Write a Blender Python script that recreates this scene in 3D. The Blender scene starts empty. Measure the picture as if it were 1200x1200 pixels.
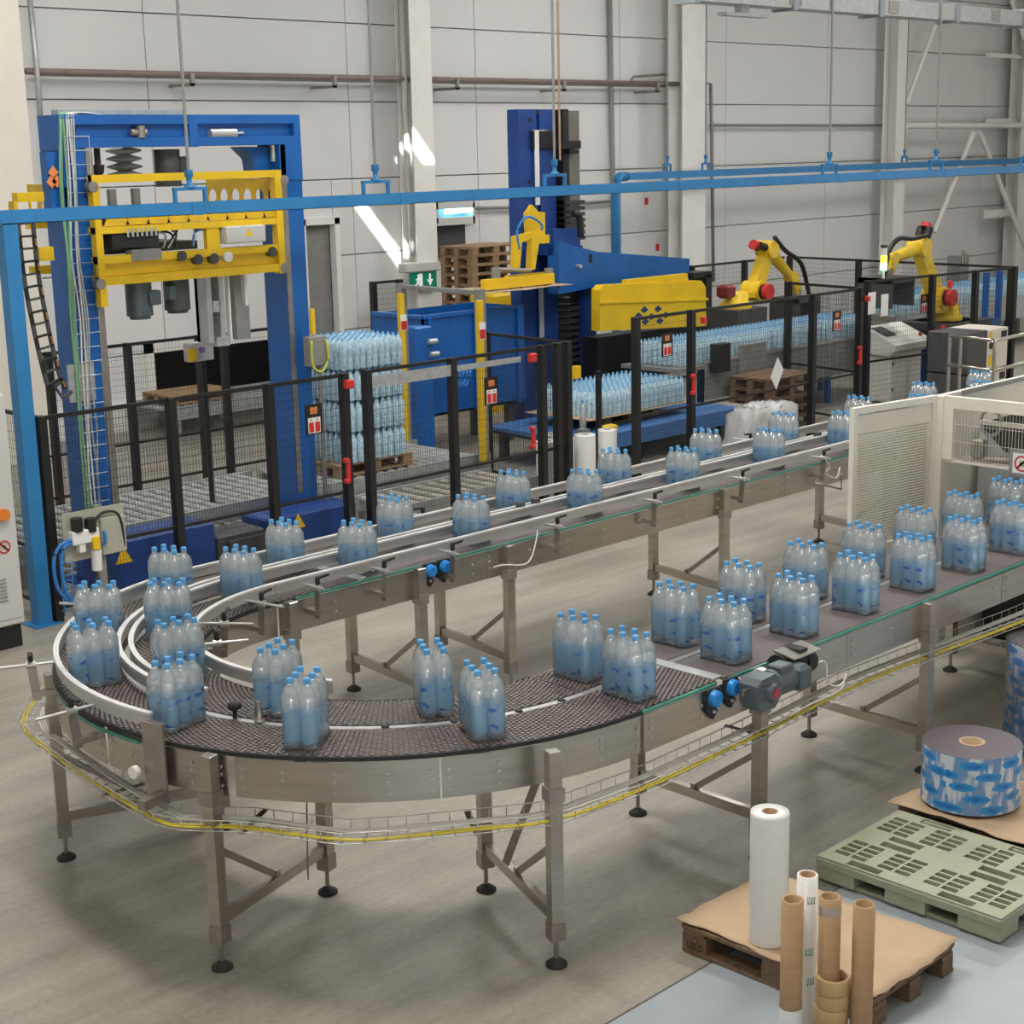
import bpy, bmesh, math, random
from math import sin, cos, pi, radians as R, hypot, atan2
from mathutils import Vector as V, Matrix
random.seed(7)
SC = bpy.context.scene
COL = SC.collection
# ------------------------------------------------------------------ camera
FPX, PITCH, ROLL, YAW, CH = 1870.0, R(12.692), R(-1.296), R(44.6226), 3.94
_fw = V((sin(YAW)*cos(PITCH), cos(YAW)*cos(PITCH), -sin(PITCH)))
_r = V((cos(YAW), -sin(YAW), 0)); _u = _r.cross(_fw)
_r2 = cos(ROLL)*_r + sin(ROLL)*_u; _u2 = -sin(ROLL)*_r + cos(ROLL)*_u
cd = bpy.data.cameras.new('camera'); cam = bpy.data.objects.new('camera', cd); COL.objects.link(cam)
cd.sensor_width = 36; cd.lens = 36*FPX/1200; cd.clip_end = 300
m = Matrix((( _r2.x, _u2.x, -_fw.x, 0), (_r2.y, _u2.y, -_fw.y, 0), (_r2.z, _u2.z, -_fw.z, CH), (0, 0, 0, 1)))
cam.matrix_world = m; SC.camera = cam
# ------------------------------------------------------------------ light
VS = SC.view_settings
VS.view_transform = 'Standard'; VS.look = 'None'; VS.gamma = 1; VS.use_curve_mapping = False
VS.exposure = 0.17
try:
    SC.cycles.transparent_max_bounces = 24; SC.cycles.max_bounces = 8
    SC.cycles.sample_clamp_indirect = 8
except Exception: pass
w = bpy.data.worlds.new('hall_daylight'); SC.world = w; w.use_nodes = True
w.node_tree.nodes['Background'].inputs[0].default_value = (.93, .97, 1, 1)
w.node_tree.nodes['Background'].inputs[1].default_value = .30
SUND = V((.88, 1.3, -1.0)).normalized()
sd = bpy.data.lights.new('sun', 'SUN'); so = bpy.data.objects.new('sun', sd); COL.objects.link(so)
sd.energy = 26; sd.angle = R(.6); sd.color = (1, .97, .92)
so.rotation_euler = SUND.to_track_quat('-Z', 'Y').to_euler(); so.location = (0, -20, 30)
def area(name, x, y, z, sx, sy, e, col=(1, .975, .94)):
    d = bpy.data.lights.new(name, 'AREA'); d.shape = 'RECTANGLE'; d.size = sx; d.size_y = sy; d.energy = e; d.color = col
    o = bpy.data.objects.new(name, d); COL.objects.link(o); o.location = (x, y, z); return o
for i, (x, y, e) in enumerate(((5.2, 7.6, 430), (11.0, 6.0, 360), (12.5, 12.5, 290), (20, 9, 300), (21, 15, 350), (30, 13, 380), (9, 16, 220), (1, 2, 170))):
    area('roof_light_%d' % i, x, y, 8.7, .9, 2.8, e*.84)

# ------------------------------------------------------------------ pixel helpers (direction from the photograph, distance from a known plane)
def ray(x, y): return _r2*((x-600)/FPX) - _u2*((y-600)/FPX) + _fw
def Pz(x, y, z=0.0):
    d = ray(x, y); t = (z-CH)/d.z; return V((d.x*t, d.y*t, z))
def Py(x, y, Y):
    d = ray(x, y); t = Y/d.y; return V((d.x*t, Y, CH+d.z*t))
def Px(x, y, X):
    d = ray(x, y); t = X/d.x; return V((X, d.y*t, CH+d.z*t))
def pj(p):
    p = V(p)-V((0, 0, CH)); z = p.dot(_fw); return 600+FPX*p.dot(_r2)/z, 600-FPX*p.dot(_u2)/z

# ------------------------------------------------------------------ materials
MATS = {}
def nd(t, k, **kw):
    n = t.nodes.new(k)
    for a, b in kw.items():
        if a in n.inputs: n.inputs[a].default_value = b
        else: setattr(n, a, b)
    return n
def M(name, col=None, rough=.5, metal=0.0, var=.12, scale=6.0, bump=0.0, bscale=60.0, stretch=(1, 1, 1), emit=0, spec=.5, coat=0):
    if name in MATS: return MATS[name]
    mt = bpy.data.materials.new(name); mt.use_nodes = True; t = mt.node_tree; b = t.nodes['Principled BSDF']
    b.inputs['Roughness'].default_value = rough; b.inputs['Metallic'].default_value = metal
    b.inputs['Specular IOR Level'].default_value = spec
    if coat: b.inputs['Coat Weight'].default_value = coat
    tc = nd(t, 'ShaderNodeTexCoord'); mp = nd(t, 'ShaderNodeMapping'); mp.inputs['Scale'].default_value = stretch
    t.links.new(tc.outputs['Object'], mp.inputs['Vector'])
    n = nd(t, 'ShaderNodeTexNoise', Scale=scale, Detail=5.0, Roughness=.6); t.links.new(mp.outputs[0], n.inputs['Vector'])
    r = nd(t, 'ShaderNodeValToRGB'); e = r.color_ramp.elements
    e[0].position = .3; e[1].position = .72
    e[0].color = (*[c*(1-var) for c in col], 1); e[1].color = (*[min(1, c*(1+var)) for c in col], 1)
    t.links.new(n.outputs['Fac'], r.inputs[0]); t.links.new(r.outputs[0], b.inputs['Base Color'])
    if bump:
        n2 = nd(t, 'ShaderNodeTexNoise', Scale=bscale, Detail=3.0); t.links.new(mp.outputs[0], n2.inputs['Vector'])
        bp_ = nd(t, 'ShaderNodeBump', Strength=bump, Distance=.02); t.links.new(n2.outputs['Fac'], bp_.inputs['Height']); t.links.new(bp_.outputs[0], b.inputs['Normal'])
    if emit:
        b.inputs['Emission Color'].default_value = (*col, 1); b.inputs['Emission Strength'].default_value = emit
    MATS[name] = mt; return mt
def clear(name, tint, body, bodyfac, gloss_rough=.07, fres=1.5, bump=0.0, bscale=40):
    mt = bpy.data.materials.new(name); mt.use_nodes = True; t = mt.node_tree; t.nodes.clear()
    out = nd(t, 'ShaderNodeOutputMaterial'); tr = nd(t, 'ShaderNodeBsdfTransparent', Color=(*tint, 1)); df = nd(t, 'ShaderNodeBsdfDiffuse', Color=(*body, 1))
    tl = nd(t, 'ShaderNodeBsdfTranslucent', Color=(*body, 1)); a = nd(t, 'ShaderNodeAddShader')
    mx0 = nd(t, 'ShaderNodeMixShader', Fac=.5); t.links.new(df.outputs[0], mx0.inputs[1]); t.links.new(tl.outputs[0], mx0.inputs[2])
    mx = nd(t, 'ShaderNodeMixShader', Fac=bodyfac); t.links.new(tr.outputs[0], mx.inputs[1]); t.links.new(mx0.outputs[0], mx.inputs[2])
    gl = nd(t, 'ShaderNodeBsdfGlossy', Color=(1, 1, 1, 1), Roughness=gloss_rough); fr = nd(t, 'ShaderNodeFresnel', IOR=fres)
    mx2 = nd(t, 'ShaderNodeMixShader'); t.links.new(fr.outputs[0], mx2.inputs[0]); t.links.new(mx.outputs[0], mx2.inputs[1]); t.links.new(gl.outputs[0], mx2.inputs[2])
    t.links.new(mx2.outputs[0], out.inputs[0])
    if bump:
        tc = nd(t, 'ShaderNodeTexCoord'); n2 = nd(t, 'ShaderNodeTexNoise', Scale=bscale, Detail=2.0); t.links.new(tc.outputs['Object'], n2.inputs['Vector'])
        bp_ = nd(t, 'ShaderNodeBump', Strength=bump, Distance=.02); t.links.new(n2.outputs['Fac'], bp_.inputs['Height'])
        t.links.new(bp_.outputs[0], gl.inputs['Normal']); t.links.new(bp_.outputs[0], fr.inputs['Normal'])
    MATS[name] = mt; return mt
def water(name):
    # clear bottle full of water: refraction, a share of straight see-through, a little haze, sharp highlights
    mt = bpy.data.materials.new(name); mt.use_nodes = True; t = mt.node_tree; t.nodes.clear(); out = nd(t, 'ShaderNodeOutputMaterial')
    gl = nd(t, 'ShaderNodeBsdfGlass', Color=(.98, .995, 1, 1), Roughness=.02, IOR=1.30); tr = nd(t, 'ShaderNodeBsdfTransparent', Color=(1, 1, 1, 1)); df = nd(t, 'ShaderNodeBsdfDiffuse', Color=(.92, .985, 1, 1)); tl = nd(t, 'ShaderNodeBsdfTranslucent', Color=(.92, .985, 1, 1)); go = nd(t, 'ShaderNodeBsdfGlossy', Color=(1, 1, 1, 1), Roughness=.16)
    a = nd(t, 'ShaderNodeMixShader', Fac=.30); t.links.new(tr.outputs[0], a.inputs[1]); t.links.new(gl.outputs[0], a.inputs[2])
    h = nd(t, 'ShaderNodeMixShader', Fac=.5); t.links.new(df.outputs[0], h.inputs[1]); t.links.new(tl.outputs[0], h.inputs[2])
    b = nd(t, 'ShaderNodeMixShader', Fac=.13); t.links.new(a.outputs[0], b.inputs[1]); t.links.new(h.outputs[0], b.inputs[2])
    c = nd(t, 'ShaderNodeMixShader', Fac=.20); t.links.new(b.outputs[0], c.inputs[1]); t.links.new(go.outputs[0], c.inputs[2]); t.links.new(c.outputs[0], out.inputs[0])
    MATS[name] = mt; return mt
steel = M('brushed_steel', (.47, .435, .385), .28, .95, .10, 3, stretch=(1, 1, 9))
steelD = M('worn_steel', (.36, .33, .30), .42, .75, .18, 5)
galv = M('galvanised_steel', (.50, .52, .52), .45, .6, .15, 12)
railM = M('aluminium_rail', (.56, .555, .545), .32, .55, .06, 4)
black = M('black_paint', (.012, .012, .013), .45, 0, .2, 8)
rubber = M('black_rubber', (.02, .02, .02), .7, 0, .2, 8)
blueT = M('tray_blue', (.025, .20, .46), .38, 0, .10, 3)
blueM = M('machine_blue', (.008, .115, .41), .38, 0, .12, 2)
blueD = M('deep_blue', (.009, .055, .26), .42, 0, .18, 2)
yell = M('machine_yellow', (.80, .52, .012), .38, 0, .08, 3)
robY = M('robot_yellow', (.82, .56, .03), .33, 0, .10, 6)
red = M('signal_red', (.62, .03, .03), .4, 0, .1, 6)
capB = M('cap_blue', (.09, .34, .66), .3, 0, .06, 20)
white = M('painted_white', (.82, .81, .77), .45, 0, .04, 3)
cream = M('cream_paint', (.76, .72, .63), .42, 0, .04, 3)
cabG = M('cabinet_grey', (.58, .58, .56), .45, 0, .05, 3)
dkG = M('dark_grey', (.07, .072, .075), .5, 0, .2, 6)
motG = M('motor_grey', (.085, .108, .125), .42, 0, .15, 9)
midG = M('mid_grey', (.25, .25, .24), .5, 0, .12, 5)
wood = M('pallet_wood', (.34, .22, .12), .75, 0, .30, 7, .4, 40, (1, 6, 6))
woodD = M('old_pallet_wood', (.20, .125, .075), .8, 0, .35, 7, .4, 40, (1, 6, 6))
card = M('cardboard', (.50, .36, .23), .8, 0, .09, 2.5, .25, 9)
kraft = M('kraft_tube', (.40, .25, .13), .7, 0, .10, 5, .15, 80, (1, 1, 12))
green = M('green_strip', (.05, .24, .18), .15, 0, .15, 6)
paper = M('paper_white', (.80, .80, .79), .7, 0, .03, 4)
orange = M('orange_print', (.75, .25, .07), .6, 0, .1, 8)
cabW = M('cable_white', (.68, .66, .62), .5, 0, .08, 8)
cabY = M('cable_yellow', (.62, .50, .05), .5, 0, .12, 8)
cabG2 = M('cable_green', (.20, .42, .22), .5, 0, .1, 8)
hose = M('air_hose_blue', (.03, .22, .62), .35, 0, .1, 8)
pgreen = M('plastic_green', (.36, .37, .265), .55, 0, .09, 5, .1, 30)
beltM = M('belt_brown', (.145, .12, .112), .5, 0, .18, 30)
beltF = M('flat_belt', (.115, .096, .092), .55, 0, .12, 6, .2, 220)
mesh_b = M('mesh_wire_black', (.02, .02, .02), .5, 0, .1, 5)
filmW = M('stretch_film_white', (.80, .80, .77), .28, 0, .04, 5, .12, 30, (1, 1, 4))
PET = water('bottle_pet')
FILM = clear('shrink_film', (.99, 1, 1.0), (.95, .98, 1), .07, .16, 1.45, 1.0, 26)
BAGF = clear('cloudy_plastic_sheet', (.9, .9, .9), (.86, .86, .86), .55, .2, 1.3, .8, 7)
GLASSY = clear('clear_guard_sheet', (.93, .95, .95), (.8, .8, .78), .08, .05, 1.3)
PETF = M('bottle_far', (.50, .69, .83), .16, 0, .30, 26, .6, 60)
def label_mat():
    mt = bpy.data.materials.new('bottle_label'); mt.use_nodes = True; t = mt.node_tree; t.nodes.clear()
    out = nd(t, 'ShaderNodeOutputMaterial'); tc = nd(t, 'ShaderNodeTexCoord'); mp = nd(t, 'ShaderNodeMapping'); mp.inputs['Scale'].default_value = (10, 10, 17); mp.inputs['Rotation'].default_value = (.3, .2, 0)
    t.links.new(tc.outputs['Object'], mp.inputs[0]); n = nd(t, 'ShaderNodeTexNoise', Scale=1.0, Detail=1.0); t.links.new(mp.outputs[0], n.inputs['Vector'])
    r = nd(t, 'ShaderNodeValToRGB'); e = r.color_ramp.elements; e[0].position = .56; e[1].position = .60; e[0].color = (.40, .74, 1.0, 1); e[1].color = (.02, .16, .62, 1)
    t.links.new(n.outputs['Fac'], r.inputs[0])
    d = nd(t, 'ShaderNodeBsdfPrincipled', Roughness=.25); t.links.new(r.outputs[0], d.inputs['Base Color'])
    f = nd(t, 'ShaderNodeMapRange'); f.inputs['From Min'].default_value = .56; f.inputs['From Max'].default_value = .60; f.inputs['To Min'].default_value = .46; f.inputs['To Max'].default_value = .92
    t.links.new(n.outputs['Fac'], f.inputs[0]); tr = nd(t, 'ShaderNodeBsdfTransparent', Color=(.86, .95, 1, 1)); mx = nd(t, 'ShaderNodeMixShader')
    t.links.new(f.outputs[0], mx.inputs[0]); t.links.new(tr.outputs[0], mx.inputs[1]); t.links.new(d.outputs[0], mx.inputs[2]); t.links.new(mx.outputs[0], out.inputs[0]); return mt
LABEL = label_mat()
def floor_mat():
    mt = bpy.data.materials.new('concrete_floor'); mt.use_nodes = True; t = mt.node_tree; b = t.nodes['Principled BSDF']
    tc = nd(t, 'ShaderNodeTexCoord'); n1 = nd(t, 'ShaderNodeTexNoise', Scale=.55, Detail=7.0, Roughness=.62); t.links.new(tc.outputs['Object'], n1.inputs['Vector'])
    mp = nd(t, 'ShaderNodeMapping'); mp.inputs['Scale'].default_value = (.35, 3.2, 1); t.links.new(tc.outputs['Object'], mp.inputs[0])
    n2 = nd(t, 'ShaderNodeTexNoise', Scale=1.1, Detail=6.0, Roughness=.65); t.links.new(mp.outputs[0], n2.inputs['Vector'])
    n3 = nd(t, 'ShaderNodeTexNoise', Scale=26, Detail=4.0); t.links.new(tc.outputs['Object'], n3.inputs['Vector'])
    r = nd(t, 'ShaderNodeValToRGB'); e = r.color_ramp.elements; e[0].position = .34; e[0].color = (.165, .15, .124, 1); e[1].position = .64; e[1].color = (.40, .37, .315, 1)
    a = nd(t, 'ShaderNodeMix', data_type='FLOAT'); a.inputs[0].default_value = .5; t.links.new(n1.outputs['Fac'], a.inputs[2]); t.links.new(n2.outputs['Fac'], a.inputs[3])
    a2 = nd(t, 'ShaderNodeMix', data_type='FLOAT'); a2.inputs[0].default_value = .16; t.links.new(a.outputs[0], a2.inputs[2]); t.links.new(n3.outputs['Fac'], a2.inputs[3])
    t.links.new(a2.outputs[0], r.inputs[0]); t.links.new(r.outputs[0], b.inputs['Base Color'])
    rr = nd(t, 'ShaderNodeMapRange'); rr.inputs['To Min'].default_value = .28; rr.inputs['To Max'].default_value = .62; t.links.new(n1.outputs['Fac'], rr.inputs[0]); t.links.new(rr.outputs[0], b.inputs['Roughness'])
    return mt
def wall_mat():
    mt = bpy.data.materials.new('sandwich_panel'); mt.use_nodes = True; t = mt.node_tree; b = t.nodes['Principled BSDF']; b.inputs['Roughness'].default_value = .5
    tc = nd(t, 'ShaderNodeTexCoord'); n = nd(t, 'ShaderNodeTexNoise', Scale=.7, Detail=4.0); t.links.new(tc.outputs['Object'], n.inputs['Vector'])
    r = nd(t, 'ShaderNodeValToRGB'); e = r.color_ramp.elements; e[0].color = (.68, .685, .685, 1); e[1].color = (.76, .76, .75, 1); t.links.new(n.outputs['Fac'], r.inputs[0]); t.links.new(r.outputs[0], b.inputs['Base Color'])
    wv = nd(t, 'ShaderNodeTexWave', Scale=9.0, bands_direction='Z'); t.links.new(tc.outputs['Object'], wv.inputs['Vector'])
    bp_ = nd(t, 'ShaderNodeBump', Strength=.07, Distance=.01); t.links.new(wv.outputs['Fac'], bp_.inputs['Height']); t.links.new(bp_.outputs[0], b.inputs['Normal']); return mt
def reel_mat():
    # printed film wound on a reel: blue emblems in rows over a pale blue ground
    mt = bpy.data.materials.new('printed_film'); mt.use_nodes = True; t = mt.node_tree; b = t.nodes['Principled BSDF']; b.inputs['Roughness'].default_value = .22
    tc = nd(t, 'ShaderNodeTexCoord'); sx = nd(t, 'ShaderNodeSeparateXYZ'); t.links.new(tc.outputs['Object'], sx.inputs[0])
    at = nd(t, 'ShaderNodeMath', operation='ARCTAN2'); t.links.new(sx.outputs['Y'], at.inputs[0]); t.links.new(sx.outputs['X'], at.inputs[1])
    def mth(op, a, bv=None):
        n = nd(t, 'ShaderNodeMath', operation=op)
        for i, q in enumerate((a, bv)):
            if q is None: continue
            if isinstance(q, (int, float)): n.inputs[i].default_value = q
            else: t.links.new(q, n.inputs[i])
        return n.outputs[0]
    row = mth('MULTIPLY', sx.outputs['Z'], 15.0); rf = mth('FLOOR', row); v = mth('SUBTRACT', mth('FRACT', row), .5)
    off = mth('MULTIPLY', rf, .37); u = mth('SUBTRACT', mth('FRACT', mth('ADD', mth('MULTIPLY', at.outputs[0], 1.15), off)), .5)
    wob = nd(t, 'ShaderNodeTexNoise', Scale=34.0, Detail=2.0); t.links.new(tc.outputs['Object'], wob.inputs['Vector'])
    q = mth('ADD', mth('POWER', mth('ABSOLUTE', mth('MULTIPLY', u, 3.1)), 2.0), mth('POWER', mth('ABSOLUTE', mth('MULTIPLY', v, 2.5)), 2.0)); q = mth('ADD', q, mth('MULTIPLY', mth('SUBTRACT', wob.outputs['Fac'], .5), 1.1))
    r = nd(t, 'ShaderNodeValToRGB'); r.color_ramp.interpolation = 'LINEAR'; e = r.color_ramp.elements
    e[0].position = .0; e[0].color = (.012, .14, .50, 1); e[1].position = .95; e[1].color = (.02, .26, .66, 1)
    a = e.new(1.0); a.color = (.55, .62, .70, 1); a2 = e.new(.5); a2.color = (.03, .30, .70, 1)
    t.links.new(q, r.inputs[0])
    st = nd(t, 'ShaderNodeTexNoise', Scale=20.0, Detail=2.0); mp = nd(t, 'ShaderNodeMapping'); mp.inputs['Scale'].default_value = (1, 1, .25); t.links.new(tc.outputs['Object'], mp.inputs[0]); t.links.new(mp.outputs[0], st.inputs['Vector'])
    r2 = nd(t, 'ShaderNodeValToRGB'); f = r2.color_ramp.elements; f[0].position = .46; f[0].color = (.16, .30, .56, 1); f[1].position = .56; f[1].color = (.60, .66, .74, 1); t.links.new(st.outputs['Fac'], r2.inputs[0])
    gt = mth('GREATER_THAN', q, .97); mx = nd(t, 'ShaderNodeMix', data_type='RGBA'); t.links.new(gt, mx.inputs[0]); t.links.new(r.outputs[0], mx.inputs[6]); t.links.new(r2.outputs[0], mx.inputs[7]); t.links.new(mx.outputs[2], b.inputs['Base Color']); return mt

# ------------------------------------------------------------------ mesh builder
class MB:
    def __init__(s): s.v = []; s.f = []; s.mi = []; s.sm = []; s.cur = 0
    def add(s, vs, fs, smooth=False):
        o = len(s.v); s.v += [V(a) for a in vs]
        for f in fs: s.f.append([i+o for i in f]); s.mi.append(s.cur); s.sm.append(smooth)
        return s
    def box(s, c, d, rz=0, bev=0):
        x, y, z = d[0]/2, d[1]/2, d[2]/2
        if bev:
            b = min(bev, x*.45, y*.45, z*.45); L = [(-z, b), (-z+b, 0), (z-b, 0), (z, b)]
            vs = []; fs = []
            for zz, i in L:
                for (sx, sy) in ((-1, -1), (1, -1), (1, 1), (-1, 1)): vs.append((sx*(x-i), sy*(y-i), zz))
            for k in range(3):
                for j in range(4): fs.append((k*4+j, k*4+(j+1) % 4, k*4+4+(j+1) % 4, k*4+4+j))
            fs += [(3, 2, 1, 0), (12, 13, 14, 15)]
        else:
            vs = [(-x, -y, -z), (x, -y, -z), (x, y, -z), (-x, y, -z), (-x, -y, z), (x, -y, z), (x, y, z), (-x, y, z)]
            fs = [(3, 2, 1, 0), (4, 5, 6, 7), (0, 1, 5, 4), (1, 2, 6, 5), (2, 3, 7, 6), (3, 0, 4, 7)]
        cs, sn = cos(rz), sin(rz)
        return s.add([(c[0]+a*cs-b*sn, c[1]+a*sn+b*cs, c[2]+h) for a, b, h in vs], fs)
    def b2(s, p, q, bev=0):   # box between two corners
        c = [(a+b)/2 for a, b in zip(p, q)]; d = [max(abs(a-b), .001) for a, b in zip(p, q)]; return s.box(c, d, 0, bev)
    def bp(s, x0, y0, x1, y1, Y, d, bev=0):   # box whose front face lies in the plane Y
        p, q = Py(x0, y0, Y), Py(x1, y1, Y); return s.b2((p.x, Y, p.z), (q.x, Y+d, q.z), bev)
    def bar(s, p, q, w, h=None, up=(0, 0, 1)):
        p, q = V(p), V(q); h = h or w; d = (q-p).normalized(); u = V(up)
        if abs(d.dot(u)) > .98: u = V((0, 1, 0))
        a = d.cross(u).normalized(); b = a.cross(d)
        vs = [e+a*(sx*w/2)+b*(sy*h/2) for e in (p, q) for sx, sy in ((-1, -1), (1, -1), (1, 1), (-1, 1))]
        return s.add(vs, [(0, 1, 2, 3), (7, 6, 5, 4), (0, 4, 5, 1), (1, 5, 6, 2), (2, 6, 7, 3), (3, 7, 4, 0)])
    def tube(s, p, q, r, n=12, r2=None, caps=True):
        p, q = V(p), V(q); r2 = r if r2 is None else r2; d = (q-p).normalized(); u = V((0, 0, 1)) if abs(d.z) < .9 else V((1, 0, 0))
        a = d.cross(u).normalized(); b = d.cross(a); vs = []
        for e, rr in ((p, r), (q, r2)):
            for i in range(n): t = 2*pi*i/n; vs.append(e+a*cos(t)*rr+b*sin(t)*rr)
        s.add(vs, [(i, n+i, n+(i+1) % n, (i+1) % n) for i in range(n)], n > 6)
        if caps: s.add(vs, [tuple(range(n)), tuple(range(2*n-1, n-1, -1))])
        return s
    def path(s, pts, r, n=6):
        pts = [V(p) for p in pts]; k = len(pts); vs = []; fs = []
        for i, p in enumerate(pts):
            d = (pts[min(i+1, k-1)]-pts[max(i-1, 0)]).normalized(); u = V((0, 0, 1)) if abs(d.z) < .9 else V((1, 0, 0))
            a = d.cross(u).normalized(); b = d.cross(a)
            for j in range(n): t = 2*pi*j/n; vs.append(p+a*cos(t)*r+b*sin(t)*r)
        for i in range(k-1):
            for j in range(n): fs.append((i*n+j, (i+1)*n+j, (i+1)*n+(j+1) % n, i*n+(j+1) % n))
        fs += [tuple(range(n)), tuple(range(k*n-1, (k-1)*n-1, -1))]
        return s.add(vs, fs, True)
    def lathe(s, prof, c=(0, 0, 0), n=16, close=True, mod=None):
        vs = []; fs = []; k = len(prof)
        for (r, z) in prof:
            for j in range(n):
                t = 2*pi*j/n; rr = r*(mod(t, z) if mod else 1); vs.append((c[0]+rr*cos(t), c[1]+rr*sin(t), c[2]+z))
        for i in range(k-1):
            for j in range(n): fs.append((i*n+j, i*n+(j+1) % n, (i+1)*n+(j+1) % n, (i+1)*n+j))
        s.add(vs, fs, True)
        if close: s.add(vs, [tuple(range(n-1, -1, -1)), tuple(range((k-1)*n, k*n))])
        return s
    def prism(s, poly, a, b, axis='y'):   # polygon extruded along an axis between a and b; poly in the other two coordinates
        def mk(p, h): return {'y': (p[0], h, p[1]), 'x': (h, p[0], p[1]), 'z': (p[0], p[1], h)}[axis]
        n = len(poly); vs = [mk(p, a) for p in poly]+[mk(p, b) for p in poly]
        return s.add(vs, [tuple(range(n)), tuple(range(2*n-1, n-1, -1))]+[(i, i+n, (i+1) % n+n, (i+1) % n) for i in range(n)])
    def quad(s, *p): return s.add(p, [tuple(range(len(p)))])
def O(name, mb, mat, parent=None, local=False, **kw):
    off = V((0, 0, 0)); p = parent
    if not local:
        while p is not None: off += p.location; p = p.parent
    me = bpy.data.meshes.new(name); me.from_pydata([tuple(v-off) for v in mb.v], [], mb.f)
    for mt in (mat if isinstance(mat, (list, tuple)) else [mat]): me.materials.append(mt)
    me.polygons.foreach_set('material_index', mb.mi); me.polygons.foreach_set('use_smooth', mb.sm)
    bm = bmesh.new(); bm.from_mesh(me); bmesh.ops.recalc_face_normals(bm, faces=bm.faces); bm.to_mesh(me); bm.free(); me.update()
    o = bpy.data.objects.new(name, me); COL.objects.link(o)
    if parent: o.parent = parent
    for k, v in kw.items(): o['category' if k == 'cat' else k] = v
    return o
def T(name, label, cat, loc=(0, 0, 0), rz=0, group=None):
    o = bpy.data.objects.new(name, None); COL.objects.link(o); o.empty_display_size = .1; o.location = loc; o.rotation_euler = (0, 0, rz); o['label'] = label; o['category'] = cat
    if group: o['group'] = group
    return o
def one(name, mb, mat, label, cat, group=None, base=None):   # a thing that is one mesh
    zs = min(v.z for v in mb.v); n = len(mb.v); c = base or V((sum(v.x for v in mb.v)/n, sum(v.y for v in mb.v)/n, zs)); c = V(c)
    for i, v in enumerate(mb.v): mb.v[i] = v-c
    o = O(name, mb, mat); o.location = c; o['label'] = label; o['category'] = cat
    if group: o['group'] = group
    return o
def inst(src, parent=None, loc=None, rz=None, name=None):
    o = src.copy(); COL.objects.link(o); o.parent = parent
    if loc is not None: o.location = loc
    if rz is not None: o.rotation_euler = (0, 0, rz)
    return o
def S(name, mb, mat, parent=None):
    o = O(name, mb, mat, parent)
    if parent is None: o['kind'] = 'structure'
    return o
# ================================================================== SETTING
YW = 20.95
fl = MB().b2((-14, -14, -.2), (70, 24, 0)); S('floor', fl, floor_mat())
pf = MB().b2((2, -6, .0005), (30, 4.474, .0035)); S('floor_paint', pf, M('floor_paint_bluegrey', (.335, .375, .405), .35, 0, .08, 2))
# cut joint between slabs
S('trim_1', MB().b2((2, 4.474, .0003), (30, 4.488, .0028)), M('joint_dark', (.10, .09, .08), .8))
# ceiling with two narrow roof-light gaps that let the sun through
def slot(px, py0, py1, Y, wd):
    a, b = Py(px[0], py0, Y), Py(px[1], py1, Y); out = []
    for p in (a, b):
        t = (9-p.z)/(-SUND.z); out.append((p.x-SUND.x*t, p.y-SUND.y*t))
    x = (out[0][0]+out[1][0])/2; ys = sorted((out[0][1], out[1][1])); return x-wd/2, x+wd/2, ys[0], ys[1]
SLOTS = [slot((428, 470), 240, 316, YW, .24), slot((486, 494), 150, 192, 20.3, .30)]
xs = sorted([-14, 70]+[v for s_ in SLOTS for v in s_[:2]]); ys = sorted([-14, 24]+[v for s_ in SLOTS for v in s_[2:]])
ce = MB()
for i in range(len(xs)-1):
    for j in range(len(ys)-1):
        cx, cy = (xs[i]+xs[i+1])/2, (ys[j]+ys[j+1])/2
        if any(s_[0] < cx < s_[1] and s_[2] < cy < s_[3] for s_ in SLOTS): continue
        ce.b2((xs[i], ys[j], 9), (xs[i+1], ys[j+1], 9.02))
S('ceiling', ce, M('roof_sheet', (.62, .62, .60), .6))
# back wall: sandwich panels, one by one, round a doorway and a low conveyor opening
wm = wall_mat()
wb = MB().b2((-10, YW+.12, 0), (10.9, YW+.2, 9)).b2((20.2, YW+.12, 0), (70, YW+.2, 9)).b2((10.9, YW+.12, 3.4), (20.2, YW+.2, 9))
wall = S('wall_back', wb, M('wall_core', (.42, .42, .41), .7))
wall['label'] = 'white sandwich panel wall with fine horizontal ribs'
oL, oR = Py(181, 450, YW).x, Py(338, 450, YW).x; oZ = Py(250, 405, YW).z
dL, dR = Py(358, 300, YW).x, Py(392, 300, YW).x; dZ = Py(365, 264, YW).z
vj = [-10, Py(30, 200, YW).x, Py(180, 200, YW).x, Py(412, 200, YW).x, Py(560, 200, YW).x, Py(727, 200, YW).x, Py(850, 200, YW).x, Py(967, 200, YW).x, Py(1150, 200, YW).x, 50, 60]
z0 = Py(560, 287, YW).z; hz = [0]; k = z0 % 1.235
while k < 9: hz.append(k); k += 1.235
hz.append(9)
def cutpanel(x0, x1, zz0, zz1):
    rects = [(x0, x1, zz0, zz1)]
    for (a, b, t) in ((oL, oR, oZ), (dL, dR, dZ)):
        nr = []
        for (p, q, c, d) in rects:
            if q <= a or p >= b or c >= t: nr.append((p, q, c, d)); continue
            if p < a: nr.append((p, a, c, d))
            if q > b: nr.append((b, q, c, d))
            if d > t: nr.append((max(p, a), min(q, b), t, d))
        rects = nr
    return rects
for i in range(len(vj)-1):
    for j in range(len(hz)-1):
        for (p, q, c, d) in cutpanel(vj[i], vj[i+1], hz[j], hz[j+1]):
            if q-p < .03 or d-c < .03: continue
            O('panel', MB().b2((p+.008, YW, c+.008), (q-.008, YW+.1, d-.008), .006), wm, wall)
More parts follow.
